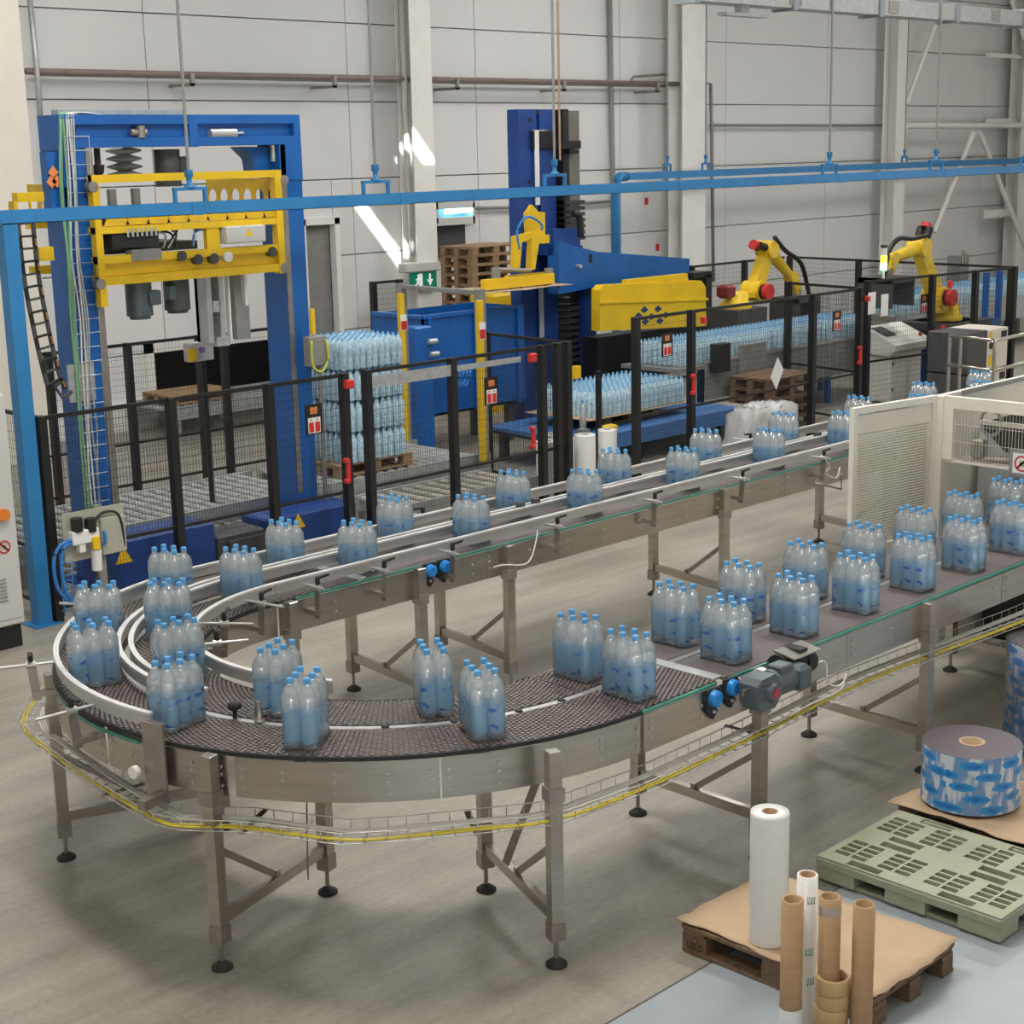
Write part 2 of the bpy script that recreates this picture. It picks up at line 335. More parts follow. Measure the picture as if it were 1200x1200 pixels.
# dark rooms behind the two openings
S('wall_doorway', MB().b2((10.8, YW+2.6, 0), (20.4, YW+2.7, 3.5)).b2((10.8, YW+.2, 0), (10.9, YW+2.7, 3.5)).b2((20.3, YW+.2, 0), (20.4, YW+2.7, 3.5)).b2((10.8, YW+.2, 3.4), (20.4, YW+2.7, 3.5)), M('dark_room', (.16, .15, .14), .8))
fr = MB(); fr.b2((dL-.12, YW-.05, 0), (dL, YW+.1, dZ+.1)).b2((dR, YW-.05, 0), (dR+.1, YW+.1, dZ+.1)).b2((dL-.12, YW-.05, dZ), (dR+.1, YW+.1, dZ+.12))
S('door_1', fr, white)
S('opening_backing', MB().b2((dL, YW+.12, 0), (dR, YW+.16, dZ)), midG)  # plain grey panel added so the unlit narrow opening does not go black
fr = MB(); fr.b2((oL-.14, YW-.05, 0), (oL, YW+.1, oZ+.14)).b2((oR, YW-.05, 0), (oR+.14, YW+.1, oZ+.14)).b2((oL-.14, YW-.05, oZ), (oR+.14, YW+.1, oZ+.14))
S('door_2', fr, white)
S('baseboard_back', MB().b2((0, YW-.1, 0), (oL-.14, YW, .42)), white)
S('wall_right', MB().b2((62, -10, 0), (62.2, YW, 9)), wm)
# columns of the hall
def hcol(name, px0, px1, py, Y, dep=.34):
    a, b = Py(px0, py, Y).x, Py(px1, py, Y).x; mb = MB()
    mb.b2((a, Y, 0), (b, Y+.02, 9), .004).b2((a, Y+dep, 0), (b, Y+dep+.02, 9), .004).b2(((a+b)/2-.012, Y+.02, 0), ((a+b)/2+.012, Y+dep, 9))
    return S(name, mb, white)
hcol('trim_2', 489, 513, 300, 20.3); hcol('trim_3', 800, 827, 150, 20.25); hcol('trim_4', 1050, 1062, 150, 20.3); hcol('trim_5', 1197, 1215, 150, 20.3)
a = Py(34, 150, 19.6).x; S('trim_6', MB().b2((a-.9, 19.6, 0), (a, 20.3, 9), .01), cream)
# wind bracing on the right part of the wall
def brace(name, p, q, Y, r=.05):
    return S(name, MB().tube(Py(*p, Y), Py(*q, Y), r, 12), white)
brace('trim_7', (1098, 24), (1062, 122), 20.35, .055); brace('trim_8', (1062, 147.5), (1215, 147), 20.3, .07); brace('trim_9', (1141, 155), (1095, 272), 20.3, .06)
brace('trim_10', (1148, 155), (1206, 300), 20.25, .065); brace('trim_11', (1185, 0), (1206, 60), 20.35, .055)
S('trim_12', MB().bp(1160, 62, 1200, 69, 20.45, .1).bp(1160, 139, 1200, 145, 20.5, .1).bp(1157, 246, 1200, 252, 20.45, .1), white)
# pipes and conduits on the wall
def wpipe(label, pts, r, mat, brk=()):
    pp = [Py(x, y, Y) for x, y, Y in pts]; t = T('wall_pipe', label, 'pipe', pp[0])
    O('pipe', MB().path(pp, r, 8), mat, t)
    for (x, y) in brk:
        p = Py(x, y, 20.5); O('bracket', MB().b2((p.x-.03, 20.35, p.z-.16), (p.x+.03, YW, p.z-.12)).b2((p.x-.03, 20.35, p.z-.16), (p.x+.03, 20.4, p.z+.02)), steelD, t)
    return t
rust = M('pipe_brown', (.23, .18, .16), .5, 0, .15, 4)
wpipe('brown sprinkler pipe running high along the wall on brackets', [(30, 83.5, 20.5), (400, 91, 20.5), (795, 98.5, 20.5)], .045, rust, ((219, 88), (386, 91), (530, 94), (655, 96.5), (765, 98.5)))
wpipe('thin grey conduit pipe below the brown pipe on the wall', [(40, 87, 20.8), (400, 94.5, 20.8), (780, 101, 20.8)], .025, midG)
wpipe('grey vertical downpipe on the wall right of the blue lift', [(714, -20, 20.85), (718, 200, 20.85), (722, 300, 20.85)], .05, midG)
wpipe('pair conduit beside the white column by the exit sign', [(470, -20, 20.5), (476, 160, 20.5), (484, 300, 20.5)], .05, cabG)
wpipe('thin ladder conduit rising beside the cream column', [(33, -20, 20.4), (43, 80, 20.4), (53, 215, 20.4)], .04, galv)
wpipe('thin pipe with a hook top beside the wide white column', [(826, 98, 20.6), (833, 98, 20.6), (834, 160, 20.6), (836, 330, 20.6)], .035, midG)
wpipe('horizontal cable conduit crossing the bay right of the wide column', [(832, 147, 20.8), (1036, 147, 20.8)], .03, midG)
wpipe('short thin bend pipe above the brown pipe end', [(738, 97, 20.7), (742, 90, 20.7), (796, 86, 20.7)], .025, rust)
wpipe('grey rail along the wall behind the insect lamp', [(555, 244, 20.85), (610, 243, 20.85), (716, 236, 20.85)], .03, midG)
# ================================================================== CONVEYORS
HB = 1.14; CX, CY = 5.9, 7.02; RO, RM, RI = 1.96, 1.55, 1.14
def pol(r, a, z=0): return V((CX+r*cos(R(a)), CY+r*sin(R(a)), z))
def sweep(mb, pts, w, h, closed_caps=True):   # rectangular section swept along a level path
    pts = [V(p) for p in pts]; k = len(pts); vs = []
    for i, p in enumerate(pts):
        d = pts[min(i+1, k-1)]-pts[max(i-1, 0)]; d.z = 0; d.normalize(); n = V((-d.y, d.x, 0))
        for a, b in ((-1, -1), (1, -1), (1, 1), (-1, 1)): vs.append(p+n*(a*w/2)+V((0, 0, b*h/2)))
    fs = [(i*4+j, i*4+(j+1) % 4, i*4+4+(j+1) % 4, i*4+4+j) for i in range(k-1) for j in range(4)]+[(3, 2, 1, 0), tuple(range(k*4-4, k*4))]
    return mb.add(vs, fs)
def arc(r, a0, a1, z, n=48): return [pol(r, a0+(a1-a0)*i/n, z) for i in range(n+1)]
def leg(parent, x, y, top, rz=0, s=.066):
    l = O('leg', MB().box((x, y, (top+.15)/2), (s, s, top-.15), rz, .004), steel, parent)
    O('clamp', MB().box((x, y, .19), (s+.012, s+.012, .09), rz), steelD, l)
    O('clamp', MB().box((x, y, HB-.23), (s+.02, s+.02, .07), rz), steelD, l)
    f = O('foot', MB().lathe([(.055, 0), (.055, .012), (.03, .03), (.016, .04)], (x, y, 0.001), 16), rubber, l)
    O('threaded_rod', MB().tube((x, y, .03), (x, y, .16), .012, 8), steelD, l)
    return l
def legpair(parent, p, q, top=HB-.03, z=.265, diag=1):
    a = atan2(q[1]-p[1], q[0]-p[0]); leg(parent, *p, top, a); leg(parent, *q, top-.19, a)
    d = V((q[0]-p[0], q[1]-p[1], 0)).normalized()*.035
    P, Q = V((*p, z))+d, V((*q, z))-d
    O('cross_bar', MB().bar(P, Q, .04, .06), steel, parent)
    m_ = P.lerp(Q, .52); e = V((*(p if diag > 0 else q), .62))+d*diag
    O('brace', MB().bar(m_+V((0, 0, .03)), e, .012, .035).box((m_.x, m_.y, z+.04), (.03, .03, .04), a), steelD, parent)
def bolts(mb, p, n, z):   # round bolt heads on a plate with outward normal n
    p = V((*p[:2], z)); mb.tube(p, p+V(n)*.008, .009, 6)
def links_arc(r0, r1, a0, a1, cols=13):
    mb = MB(); L = R(abs(a1-a0))*(r0+r1)/2; n = int(L/.0255); w = (r1-r0)/cols
    for i in range(n):
        a = a0+(a1-a0)*(i+.5)/n; da = abs(a1-a0)/n*.40
        for j in range(cols):
            o = .25 if i % 2 else -.25
            ra, rb = r0+w*(j+.5+o-.33), r0+w*(j+.5+o+.33); ra = max(ra, r0); rb = min(rb, r1)
            s = da*(.4 if False else 1)
            q = [pol(ra, a-s), pol(rb, a-s), pol(rb, a+s), pol(ra, a+s)]
            mb.add([(v.x, v.y, HB-.010) for v in q]+[(v.x, v.y, HB) for v in q], [(4, 5, 6, 7), (0, 1, 5, 4), (1, 2, 6, 5), (2, 3, 7, 6), (3, 0, 4, 7)])
    return mb
def links_str(x0, x1, y0, y1, cols=13):
    mb = MB(); n = int((x1-x0)/.0255); w = (y1-y0)/cols
    for i in range(n):
        x = x0+(x1-x0)*(i+.5)/n; s = (x1-x0)/n*.40
        for j in range(cols):
            o = .25 if i % 2 else -.25; ya, yb = max(y0, y0+w*(j+.5+o-.33)), min(y1, y0+w*(j+.5+o+.33))
            mb.add([(x-s, ya, HB-.01), (x+s, ya, HB-.01), (x+s, yb, HB-.01), (x-s, yb, HB-.01), (x-s, ya, HB), (x+s, ya, HB), (x+s, yb, HB), (x-s, yb, HB)],
                   [(4, 5, 6, 7), (0, 1, 5, 4), (1, 2, 6, 5), (2, 3, 7, 6), (3, 0, 4, 7)])
    return mb
def belt(parent, mb_links, base_pts, w):
    b = O('belt', sweep(MB(), base_pts, w, .016), M('belt_gap', (.045, .037, .034), .6), parent)
    l = O('belt_links', mb_links, beltM, b); l['kind'] = 'stuff'; return b
def rail(parent, pts, z=HB+.075):
    pts = [V((p[0], p[1], z)) for p in pts]
    o = O('guide_rail', sweep(MB(), pts, .016, .062), railM, parent)
    O('slide_strip', sweep(MB(), [p+V((0, 0, .036)) for p in pts], .03, .014), M('rail_cap', (.66, .655, .64), .35, .2), o); return o
def clampset(parent, p, out, plate=True, ln=.34):
    # rail clamp: round rod through a block, black lever on top, flat steel bracket down to the side plate
    p, o = V(p), V(out).normalized(); c = p+o*.14; b = O('rail_clamp', MB().tube(p, p+o*ln, .009, 8).tube(c-o*.025, c+o*.025, .022, 8), railM, parent)
    O('lever', MB().tube(c+V((0, 0, .02)), c+V((0, 0, .07)), .016, 8).bar(c+V((0, 0, .066)), c+V((0, 0, .072))-V((o.y, -o.x, 0))*.09, .022, .014), rubber, b)
    if plate:
        n = V((-o.y, o.x, 0)); O('bracket', MB().bar(c+V((0, 0, .015))-o*.0, c+V((0, 0, -.21))-o*.02, .05, .008, n).bar(c+V((0, 0, -.17))-o*.0, c+V((0, 0, -.17))-o*.13, .05, .03), steelD, b)
    return b
# ---- the U-bend
cu = T('bend_conveyor', 'U-shaped two-lane steel conveyor bend with brown modular belts and guide rails', 'conveyor', (CX, CY, 0))
belt(cu, links_arc(RM+.03, RO-.012, 90, 270, 13), arc((RM+RO)/2+.01, 90, 270, HB-.018, 64), RO-RM-.045)
belt(cu, links_arc(RI+.012, RM-.03, 90, 270, 13), arc((RM+RI)/2-.01, 90, 270, HB-.018, 64), RM-RI-.045)
O('belt_edge', sweep(MB(), arc(RO-.008, 90, 270, HB-.013, 72), .014, .022), rubber, cu)
O('belt_edge', sweep(MB(), arc(RI+.006, 90, 270, HB-.014, 64), .012, .026), rubber, cu)
O('belt_edge', sweep(MB(), arc(RM-.028, 90, 270, HB-.012, 64), .008, .020), rubber, cu)
O('divider_strip', sweep(MB(), arc(RM, 90, 270, HB-.006, 64), .040, .006), railM, cu)
for (a0, a1) in ((90, 142), (142, 180), (180.6, 205), (206, 236), (236, 270)):
    pl = O('side_plate', sweep(MB(), arc(RO-.012, a0+.15, a1-.15, HB-.135, 24), .005, .205), steel, cu); bm_ = MB()
    for a in [a0+1.2]+[a0+(a1-a0)*k/4 for k in (1, 2, 3)]+[a1-1.2]:
        for z in (HB-.09, HB-.13, HB-.19): bolts(bm_, pol(RO-.009, a), (cos(R(a)), sin(R(a)), 0), z)
    b = O('bolts', bm_, galv, pl); b['kind'] = 'stuff'
O('side_plate', sweep(MB(), arc(RI+.012, 90, 270, HB-.135, 48), .005, .205), steel, cu)
O('wear_strip', sweep(MB(), arc(RO+.002, 160, 189, HB-.045, 16), .006, .018), green, cu)
rail(cu, arc(RO-.03, 90, 191, 0, 40)); rail(cu, arc(RM+.035, 90, 186, 0, 40)); rail(cu, arc(RM-.035, 90, 190, 0, 40)); rail(cu, arc(RI+.03, 90, 214, 0, 40))
for a in (118, 152, 177): clampset(cu, pol(RO-.03, a, HB+.06), (cos(R(a)), sin(R(a)), 0))
for a in (102, 128, 150): clampset(cu, pol(RI+.03, a, HB+.06), (-cos(R(a)), -sin(R(a)), 0), True, .32)
# end post of the outer rail, knob and stop pin on the divider
p = pol(RO+.03, 193, 0); O('end_post', MB().box((p.x, p.y, HB-.11), (.012, .14, .42), R(193)).box((p.x, p.y, HB+.09), (.03, .15, .02), R(193)).box((*pol(RO+.1, 194)[:2], HB-.28), (.16, .05, .05), R(193)), steelD, cu)
p = pol(RO+.06, 190, HB-.17); O('sensor_reel', MB().tube(p, p+V((cos(R(190)), sin(R(190)), 0))*.03, .032, 14), white, cu)
p = pol(RM, 198, HB); O('stop_knob', MB().tube(p, p+V((0, 0, .05)), .012, 8).lathe([(.02, .045), (.036, .055), (.036, .08), (.02, .088)], p, 8), rubber, cu)
p = pol(RM, 203.5, HB); O('stop_pin', MB().lathe([(.028, 0), (.028, .012), (.013, .016), (.013, .11)], p, 12), steelD, cu)
for a in (228, 241, 254, 264): O('divider_bolt', MB().lathe([(.022, 0), (.022, .004), (.014, .007)], pol(RM, a, HB-.002), 12), rubber, cu)
for p, q in (((4.175, 7.975), (5.045, 7.65)), ((4.05, 6.235), (4.93, 6.50)), ((5.203, 5.03), (5.54, 5.88))): legpair(cu, p, q, HB-.01)
for a in (216, 252):
    p = pol(RO-.1, a, HB-.24); q = pol(RO-.32, a-3, .36); O('tray_strap', MB().bar(p, q, .006, .045, (0, 0, 1)), steelD, cu)
# ---- straight conveyors
def straight(name, label, x0, x1, ynear, yfar, xmod, pairs, near_green, rails):
    t = T(name, label, 'conveyor', (x0, (ynear+yfar)/2, 0)); ym = (ynear+yfar)/2
    for (ya, yb) in ((ynear+.012, ym-.03), (ym+.03, yfar-.012)):
        if xmod > x0: belt(t, links_str(x0, xmod, ya, yb), [((x0), (ya+yb)/2, HB-.018), (xmod, (ya+yb)/2, HB-.018)], yb-ya)
        O('flat_belt', MB().b2((xmod+.06, ya, HB-.02), (x1, yb, HB-.002), .004), beltF, t)
    O('divider_strip', MB().b2((x0, ym-.022, HB-.012), (x1, ym+.022, HB-.004)), M('divider_grey', (.27, .27, .26), .4, .4), t)
    O('transfer_plate', MB().b2((xmod-.01, ynear+.03, HB-.01), (xmod+.07, yfar-.03, HB+.004), .002), railM, t)
    k = x0
    while k < x1-.1:
        e = min(k+1.85, x1)
        for yy, sg in ((ynear, -1), (yfar, 1)):
            pl = O('side_plate', MB().b2((k+.003, yy-.003, HB-.235), (e-.003, yy+.003, HB-.028)), steel if sg < 0 else steelD, t)
            if sg < 0:
                bm_ = MB(); x = k+.05
                while x < e:
                    for z in ((HB-.07, HB-.11, HB-.16) if abs(x-k-.05) < .01 else (HB-.1, HB-.17)): bolts(bm_, (x, yy-.003), (0, -1, 0), z)
                    x += .42
                b = O('bolts', bm_, galv, pl); b['kind'] = 'stuff'
        k = e
    for (a, b) in near_green: O('wear_strip', MB().b2((a, ynear-.008, HB-.020), (b, ynear+.01, HB-.006)), green, t)
    for (px, qx) in pairs: legpair(t, (px, ynear-.035), (qx, yfar+.06), HB-.01)
    for y, a in rails: rail(t, [(a, y, 0), (x1, y, 0)])
    return t
front = straight('straight_conveyor', 'two-lane straight conveyor with flat brown belts, gear motor and packs in pairs', CX+.005, 13.6, CY-RO, CY-RI, 6.53, ((6.86, 6.88), (8.62, 8.67), (10.45, 10.53), (12.3, 12.35)), ((CX, 6.50), (6.62, 13.6)), ())
back = straight('straight_conveyor', 'two-lane straight conveyor with white guide rails beside the black fence', CX+.005, 20.5, CY+RI, CY+RO, 6.6, ((7.1, 7.2), (7.97, 8.1), (10.55, 10.7), (13.1, 13.3), (15.6, 15.8), (18.2, 18.4)), ((6.05, 20.5),),
                ((CY+RI+.03, CX+.005), (CY+RM-.035, CX+.005), (CY+RM+.035, CX+.005), (CY+RO-.03, CX+.005)))
leg(back, 5.98, CY+RI-.035, HB-.01)
for x in (6.15, 6.72, 7.35, 8.42, 9.55, 10.7, 11.9, 13.1, 14.4): clampset(back, (x, CY+RI+.03, HB+.06), (0, -1, 0), True, .21)
for x in (6.3, 8.0, 10.2, 12.2, 14.1): clampset(back, (x, CY+RO-.03, HB+.06), (0, 1, 0), False)
for x in (8.55, 8.72): O('sensor', MB().box((x, CY+RM, HB+.10), (.05, .06, .10)), dkG, back)
O('sensor', MB().box((12.55, CY+RM, HB+.10), (.05, .06, .10)), dkG, back)
def capset(parent, px, py, Y):
    c = Py(px, py, Y); o = O('bearing_plate', MB().prism([(c.x-.055, c.z+.05), (c.x+.055, c.z+.05), (c.x+.06, c.z-.06), (c.x, c.z-.12), (c.x-.06, c.z-.06)], Y-.004, Y-.024), rubber, parent)
    q = V((c.x, Y-.02, c.z)); O('bearing_cap', MB().tube(q, q-V((0, .035, 0)), .047, 20, .044).tube(q-V((0, .035, 0)), q-V((0, .045, 0)), .044, 20, .03), M('cap_bright_blue', (.02, .25, .70), .3), o)
    O('nuts', MB().tube((c.x, Y-.02, c.z-.075), (c.x, Y-.034, c.z-.075), .012, 6).tube((c.x+.03, Y-.02, c.z-.06), (c.x+.03, Y-.034, c.z-.06), .010, 6), galv, o)
capset(front, 832, 817, CY-RO); capset(front, 853, 804, CY-RO); capset(back, 501, 668, CY+RI); capset(back, 518, 663, CY+RI)
# gear motor
gy = 4.86; g0 = Py(884, 815, gy)
gm = O('gearbox', MB().prism([(g0.x, g0.z+.06), (g0.x+.04, g0.z+.10), (g0.x+.19, g0.z+.11), (g0.x+.24, g0.z+.07), (g0.x+.25, g0.z-.06), (g0.x+.20, g0.z-.13), (g0.x+.06, g0.z-.13), (g0.x+.01, g0.z-.08)], gy-.04, gy+.12), motG, front)
rb = MB()
for i in range(5): rb.b2((g0.x-.006+.008*i, gy-.046, g0.z+.075-.032*i), (g0.x+.13, gy-.038, g0.z+.083-.032*i))
O('ribs', rb, motG, gm)
c = V((g0.x+.165, gy-.04, g0.z-.015)); O('gear_cover', MB().tube(c, c-V((0, .03, 0)), .075, 20, .06), motG, gm); O('nameplate', MB().tube(c-V((0, .03, 0)), c-V((0, .036, 0)), .036, 16), M('plate_red', (.42, .05, .06), .4), gm)
mo = O('motor', MB().tube((g0.x+.25, gy+.05, g0.z+.0), (g0.x+.58, gy+.05, g0.z+.0), .085, 20).tube((g0.x+.24, gy+.05, g0.z), (g0.x+.28, gy+.05, g0.z), .10, 20).b2((g0.x+.30, gy-.01, g0.z+.06), (g0.x+.44, gy+.11, g0.z+.12), .01).b2((g0.x+.47, gy-.05, g0.z-.10), (g0.x+.60, gy+.14, g0.z+.085), .03), motG, front)
fn = MB()
for i in range(9):
    a = R(200+i*17); fn.bar((g0.x+.29, gy+.05+.09*cos(a), g0.z+.09*sin(a)), (g0.x+.47, gy+.05+.09*cos(a), g0.z+.09*sin(a)), .006, .014)
O('cooling_fins', fn, motG, mo)
O('shaft', MB().tube((g0.x+.1, gy+.1, g0.z+.02), (g0.x+.1, CY-RO, g0.z+.02), .02, 10), steel, front)
O('torque_arm', MB().b2((g0.x-.06, gy+.03, g0.z+.0), (g0.x+.01, gy+.05, g0.z+.04)), steel, front)
Pc = V((g0.x, gy+.04, g0.z))-front.location
for o in [c_ for c_ in front.children_recursive if c_.name.split('.')[0] in ('gearbox', 'ribs', 'gear_cover', 'nameplate', 'motor', 'cooling_fins', 'torque_arm')]:
    for v_ in o.data.vertices: v_.co = Pc+(v_.co-Pc)*.8
# reflector hood and reel beside the motor
h0 = Py(922, 770, 4.95); O('hood', MB().prism([(4.90, h0.z-.01), (4.90, h0.z-.002), (5.04, h0.z+.02), (5.04, h0.z+.01)], h0.x, h0.x+.26, 'x'), steel, front)
O('hose_reel', MB().tube((h0.x-.02, 5.0, h0.z-.07), (h0.x+.06, 5.0, h0.z-.07), .075, 14).tube((h0.x+.2, 5.0, h0.z-.09), (h0.x+.28, 5.0, h0.z-.09), .07, 14).b2((h0.x+.1, 4.93, h0.z-.16), (h0.x+.17, 5.05, h0.z+.02)), rubber, front)
def sag(pts, n=10):   # Catmull-Rom through the points
    P_ = [V(p) for p in pts]; out = []
    for i in range(len(P_)-1):
        a, b, c_, d = P_[max(i-1, 0)], P_[i], P_[i+1], P_[min(i+2, len(P_)-1)]
        for k_ in range(n):
            t = k_/n; out.append(.5*((2*b)+(c_-a)*t+(2*a-5*b+4*c_-d)*t*t+(3*b-a-3*c_+d)*t**3))
    return out+[P_[-1]]
O('cable', MB().path(sag([Py(928, 795, 4.96), Py(965, 775, 4.93), Py(970, 800, 4.9), Py(985, 803, 4.88), Py(992, 790, 4.88), Py(985, 808, 4.88), Py(950, 825, 4.88), Py(925, 838, 4.86)]), .006), cabW, front)
O('cable', MB().path(sag([Py(630, 622, 8.1), Py(628, 635, 8.08), Py(622, 655, 8.06), Py(612, 662, 8.06), Py(590, 662, 8.06), Py(578, 665, 8.1)]), .006), cabW, back)
O('cable', MB().path(sag([Py(960, 535, 8.1), Py(972, 545, 8.06), Py(968, 555, 8.06), Py(980, 560, 8.06), Py(984, 548, 8.1)]), .007), cabW, back)
O('hook_arm', MB().path([Py(955, 566, 8.1), Py(986, 573, 8.0), Py(986, 556, 8.0)], .012), steelD, back)
# ---- wire basket cable tray hung round the outside of the conveyor
TZ = .76; to = [Pz(x, y, TZ) for x, y in ((48, 806), (21, 852), (60, 889), (120, 931), (180, 966), (212, 973), (283, 975), (400, 990), (480, 985), (560, 977), (655, 966), (767, 925), (900, 862), (1010, 806), (1100, 770), (1200, 732))]
to = [p+(V((CX, CY, 0))-V((p.x, p.y, 0))).normalized()*(-.0) for p in to]; to.append(to[-1]+V((1.6, -.03, 0)))
def offset(pts, d):
    out = []
    for i, p in enumerate(pts):
        t = (pts[min(i+1, len(pts)-1)]-pts[max(i-1, 0)]).normalized(); out.append(p+V((-t.y, t.x, 0))*d)
    return out
tt = T('cable_basket', 'galvanised wire basket tray carrying yellow and white cables round the conveyor', 'cable tray', to[5])
ti = offset(to, .17); tmid = offset(to, .085); wr = MB(); wireM = M('basket_wire', (.58, .57, .53), .4, .5)
for L_, zz in ((to, 0), (to, .055), (tmid, 0), (offset(to, .045), 0), (offset(to, .13), 0), (ti, 0), (ti, .055)): wr.path([p+V((0, 0, zz)) for p in L_], .003, 5)
for i in range(len(to)-1):
    n_ = max(1, int((to[i+1]-to[i]).length/.10))
    for k_ in range(n_):
        f = k_/n_; a, b = to[i].lerp(to[i+1], f), ti[i].lerp(ti[i+1], f); wr.path([a+V((0, 0, .055)), a, b, b+V((0, 0, .055))], .003, 4)
wo = O('basket_wires', wr, wireM, tt); wo['kind'] = 'stuff'
random.seed(3)
for mt, d, r_ in ((cabY, .022, .006), (cabY, .04, .005), (cabW, .12, .006), (cabW, .135, .005), (cabW, .15, .005)):
    O('cable', MB().path(sag([p+V((0, 0, .009+random.uniform(0, .006))) for p in offset(to, d)], 4), r_), mt, tt)
for i in (3, 6, 9, 12): p, q = to[i], ti[i]; O('tray_bracket', MB().bar(p-V((0, 0, .008)), q+(q-p)*.7-V((0, 0, .008)), .03, .006), steelD, tt)

# ================================================================== WATER BOTTLE PACKS
BH = .355; BR = .0435
prof = [(.030, .0), (.039, .004), (BR*.985, .018), (BR*.95, .034), (BR, .055), (BR*.97, .085), (BR*.93, .125), (BR*.86, .160), (BR*.88, .185), (BR*.97, .215), (BR, .240), (BR*.96, .262), (BR*.82, .284), (BR*.62, .300), (.0185, .312), (.0165, .320), (.0165, .335)]
bot = MB().lathe(prof, n=16, mod=lambda t, z: 1+.025*cos(5*t)*(z < .03)); BOT = O('bottle', bot, PET)
capm = MB().lathe([(.0175, .328), (.0175, .348), (.0145, .353)], n=14); CAP = O('cap', capm, capB)
lab = MB().lathe([(BR*.958, .032), (BR*1.006, .055), (BR*.978, .085), (BR*.938, .125), (BR*.868, .160), (BR*.888, .182)], n=16, close=False); LAB = O('label_band', lab, LABEL)
def filmmesh():
    mb = MB(); vs = []; fs = []; hx, hy, rr = 2*BR+.002, 3*BR+.002, .035; ring = []
    for cxs, cys, a0 in ((1, 1, 0), (-1, 1, 90), (-1, -1, 180), (1, -1, 270)):
        for k_ in range(5): a = R(a0+k_*22.5); ring.append((cxs*(hx-rr)+rr*cos(a), cys*(hy-rr)+rr*sin(a)))
    lv = [(.001, .93), (.004, 1), (.10, .985), (.20, 1), (.262, .985), (.298, .88)]
    for z, s in lv: vs += [(x*s, y*s, z) for x, y in ring]
    n = len(ring)
    for i in range(len(lv)-1):
        for j in range(n): fs.append((i*n+j, i*n+(j+1) % n, (i+1)*n+(j+1) % n, (i+1)*n+j))
    return mb.add(vs, fs, True)
FLM = O('shrink_film', filmmesh(), FILM)
first_pack = [True]
def pack(x, y, rz, label, group, z=HB):
    t = T('bottle_pack', label, 'bottle pack', (x, y, z), rz, group); k_ = 0
    for ix in (-.5, .5):
        for iy in (-1, 0, 1):
            b = inst(BOT, t, (ix*2*BR, iy*2*BR, .001), random.uniform(0, 6.28)); inst(CAP, b, (0, 0, 0)); inst(LAB, b, (0, 0, 0))
    inst(FLM, t, (0, 0, 0)); return t
def fit_line(px, py, y):   # x along a straight lane whose pack centre falls on this pixel
    lo, hi = 4.0, 26.0
    for _ in range(40):
        m_ = (lo+hi)/2
        if pj((m_, y, HB+.17))[0] < px: lo = m_
        else: hi = m_
    return lo
def fit_arc(px, py, r):
    best = min((hypot(pj(pol(r, a/2, HB+.17))[0]-px, pj(pol(r, a/2, HB+.17))[1]-py), a/2) for a in range(160, 560)); return best[1]
rO, rI = (RO+RM)/2+.0, (RI+RM)/2
GO = 'packs on the outer lane of the bend'; GI = 'packs on the inner lane of the bend'
#ORD
ORD = ('first', 'second', 'third', 'fourth', 'fifth', 'sixth', 'seventh', 'eighth', 'ninth', 'tenth', 'eleventh', 'twelfth', 'thirteenth')
for lab_, g, r_, L_ in (('six-pack of blue-capped bottles on the bend, outer lane, %s from the transfer plate', GO, rO, ((566, 825), (357, 835), (207, 806), (116, 761), (115, 716), (200, 672))),
                     ('six-pack of blue-capped bottles on the bend, inner lane, %s from the transfer plate', GI, rI, ((508, 800), (325, 795), (217, 750), (193, 711), (281, 668)))):
    for i, (x, y) in enumerate(L_):
        a = fit_arc(x, y, r_); p = pol(r_, a); pack(p.x, p.y, R(a-90), lab_ % ORD[i], g)
for lab_, g, y_, L_ in (('six-pack of water bottles on the motor-side lane, %s counted from the bend', 'packs on the motor-side lane', CY-rO, ((737, 780), (851, 738), (931, 705), (1003, 684), (1070, 658), (1130, 636), (1185, 614))),
                     ('six-pack of water bottles on the lane away from the gear motor, %s from the bend', 'packs on the lane away from the motor', CY-rI, ((678, 760), (792, 722), (870, 694), (944, 667), (1012, 647), (1072, 627), (1128, 606), (1180, 587))),
                     ('six-pack of bottles on the railed conveyor, lane away from the fence, %s from the bend', 'packs on the railed conveyor, lane away from the fence', CY+rI, ((419, 638), (552, 608), (685, 576), (800, 550), (901, 526), (988, 502), (1078, 478), (1150, 460))),
                     ('six-pack of bottles on the railed conveyor, lane beside the fence, %s from the bend', 'packs on the railed conveyor, lane beside the fence', CY+rO, ((334, 635), (463, 609), (601, 576), (720, 550), (827, 527), (918, 502), (1006, 482), (1082, 464), (1148, 447)))):
    for i, (x, y) in enumerate(L_): pack(fit_line(x, y, y_), y_, random.uniform(-.04, .04), lab_ % ORD[i], g)
for o in (BOT, CAP, LAB, FLM): bpy.data.objects.remove(o)
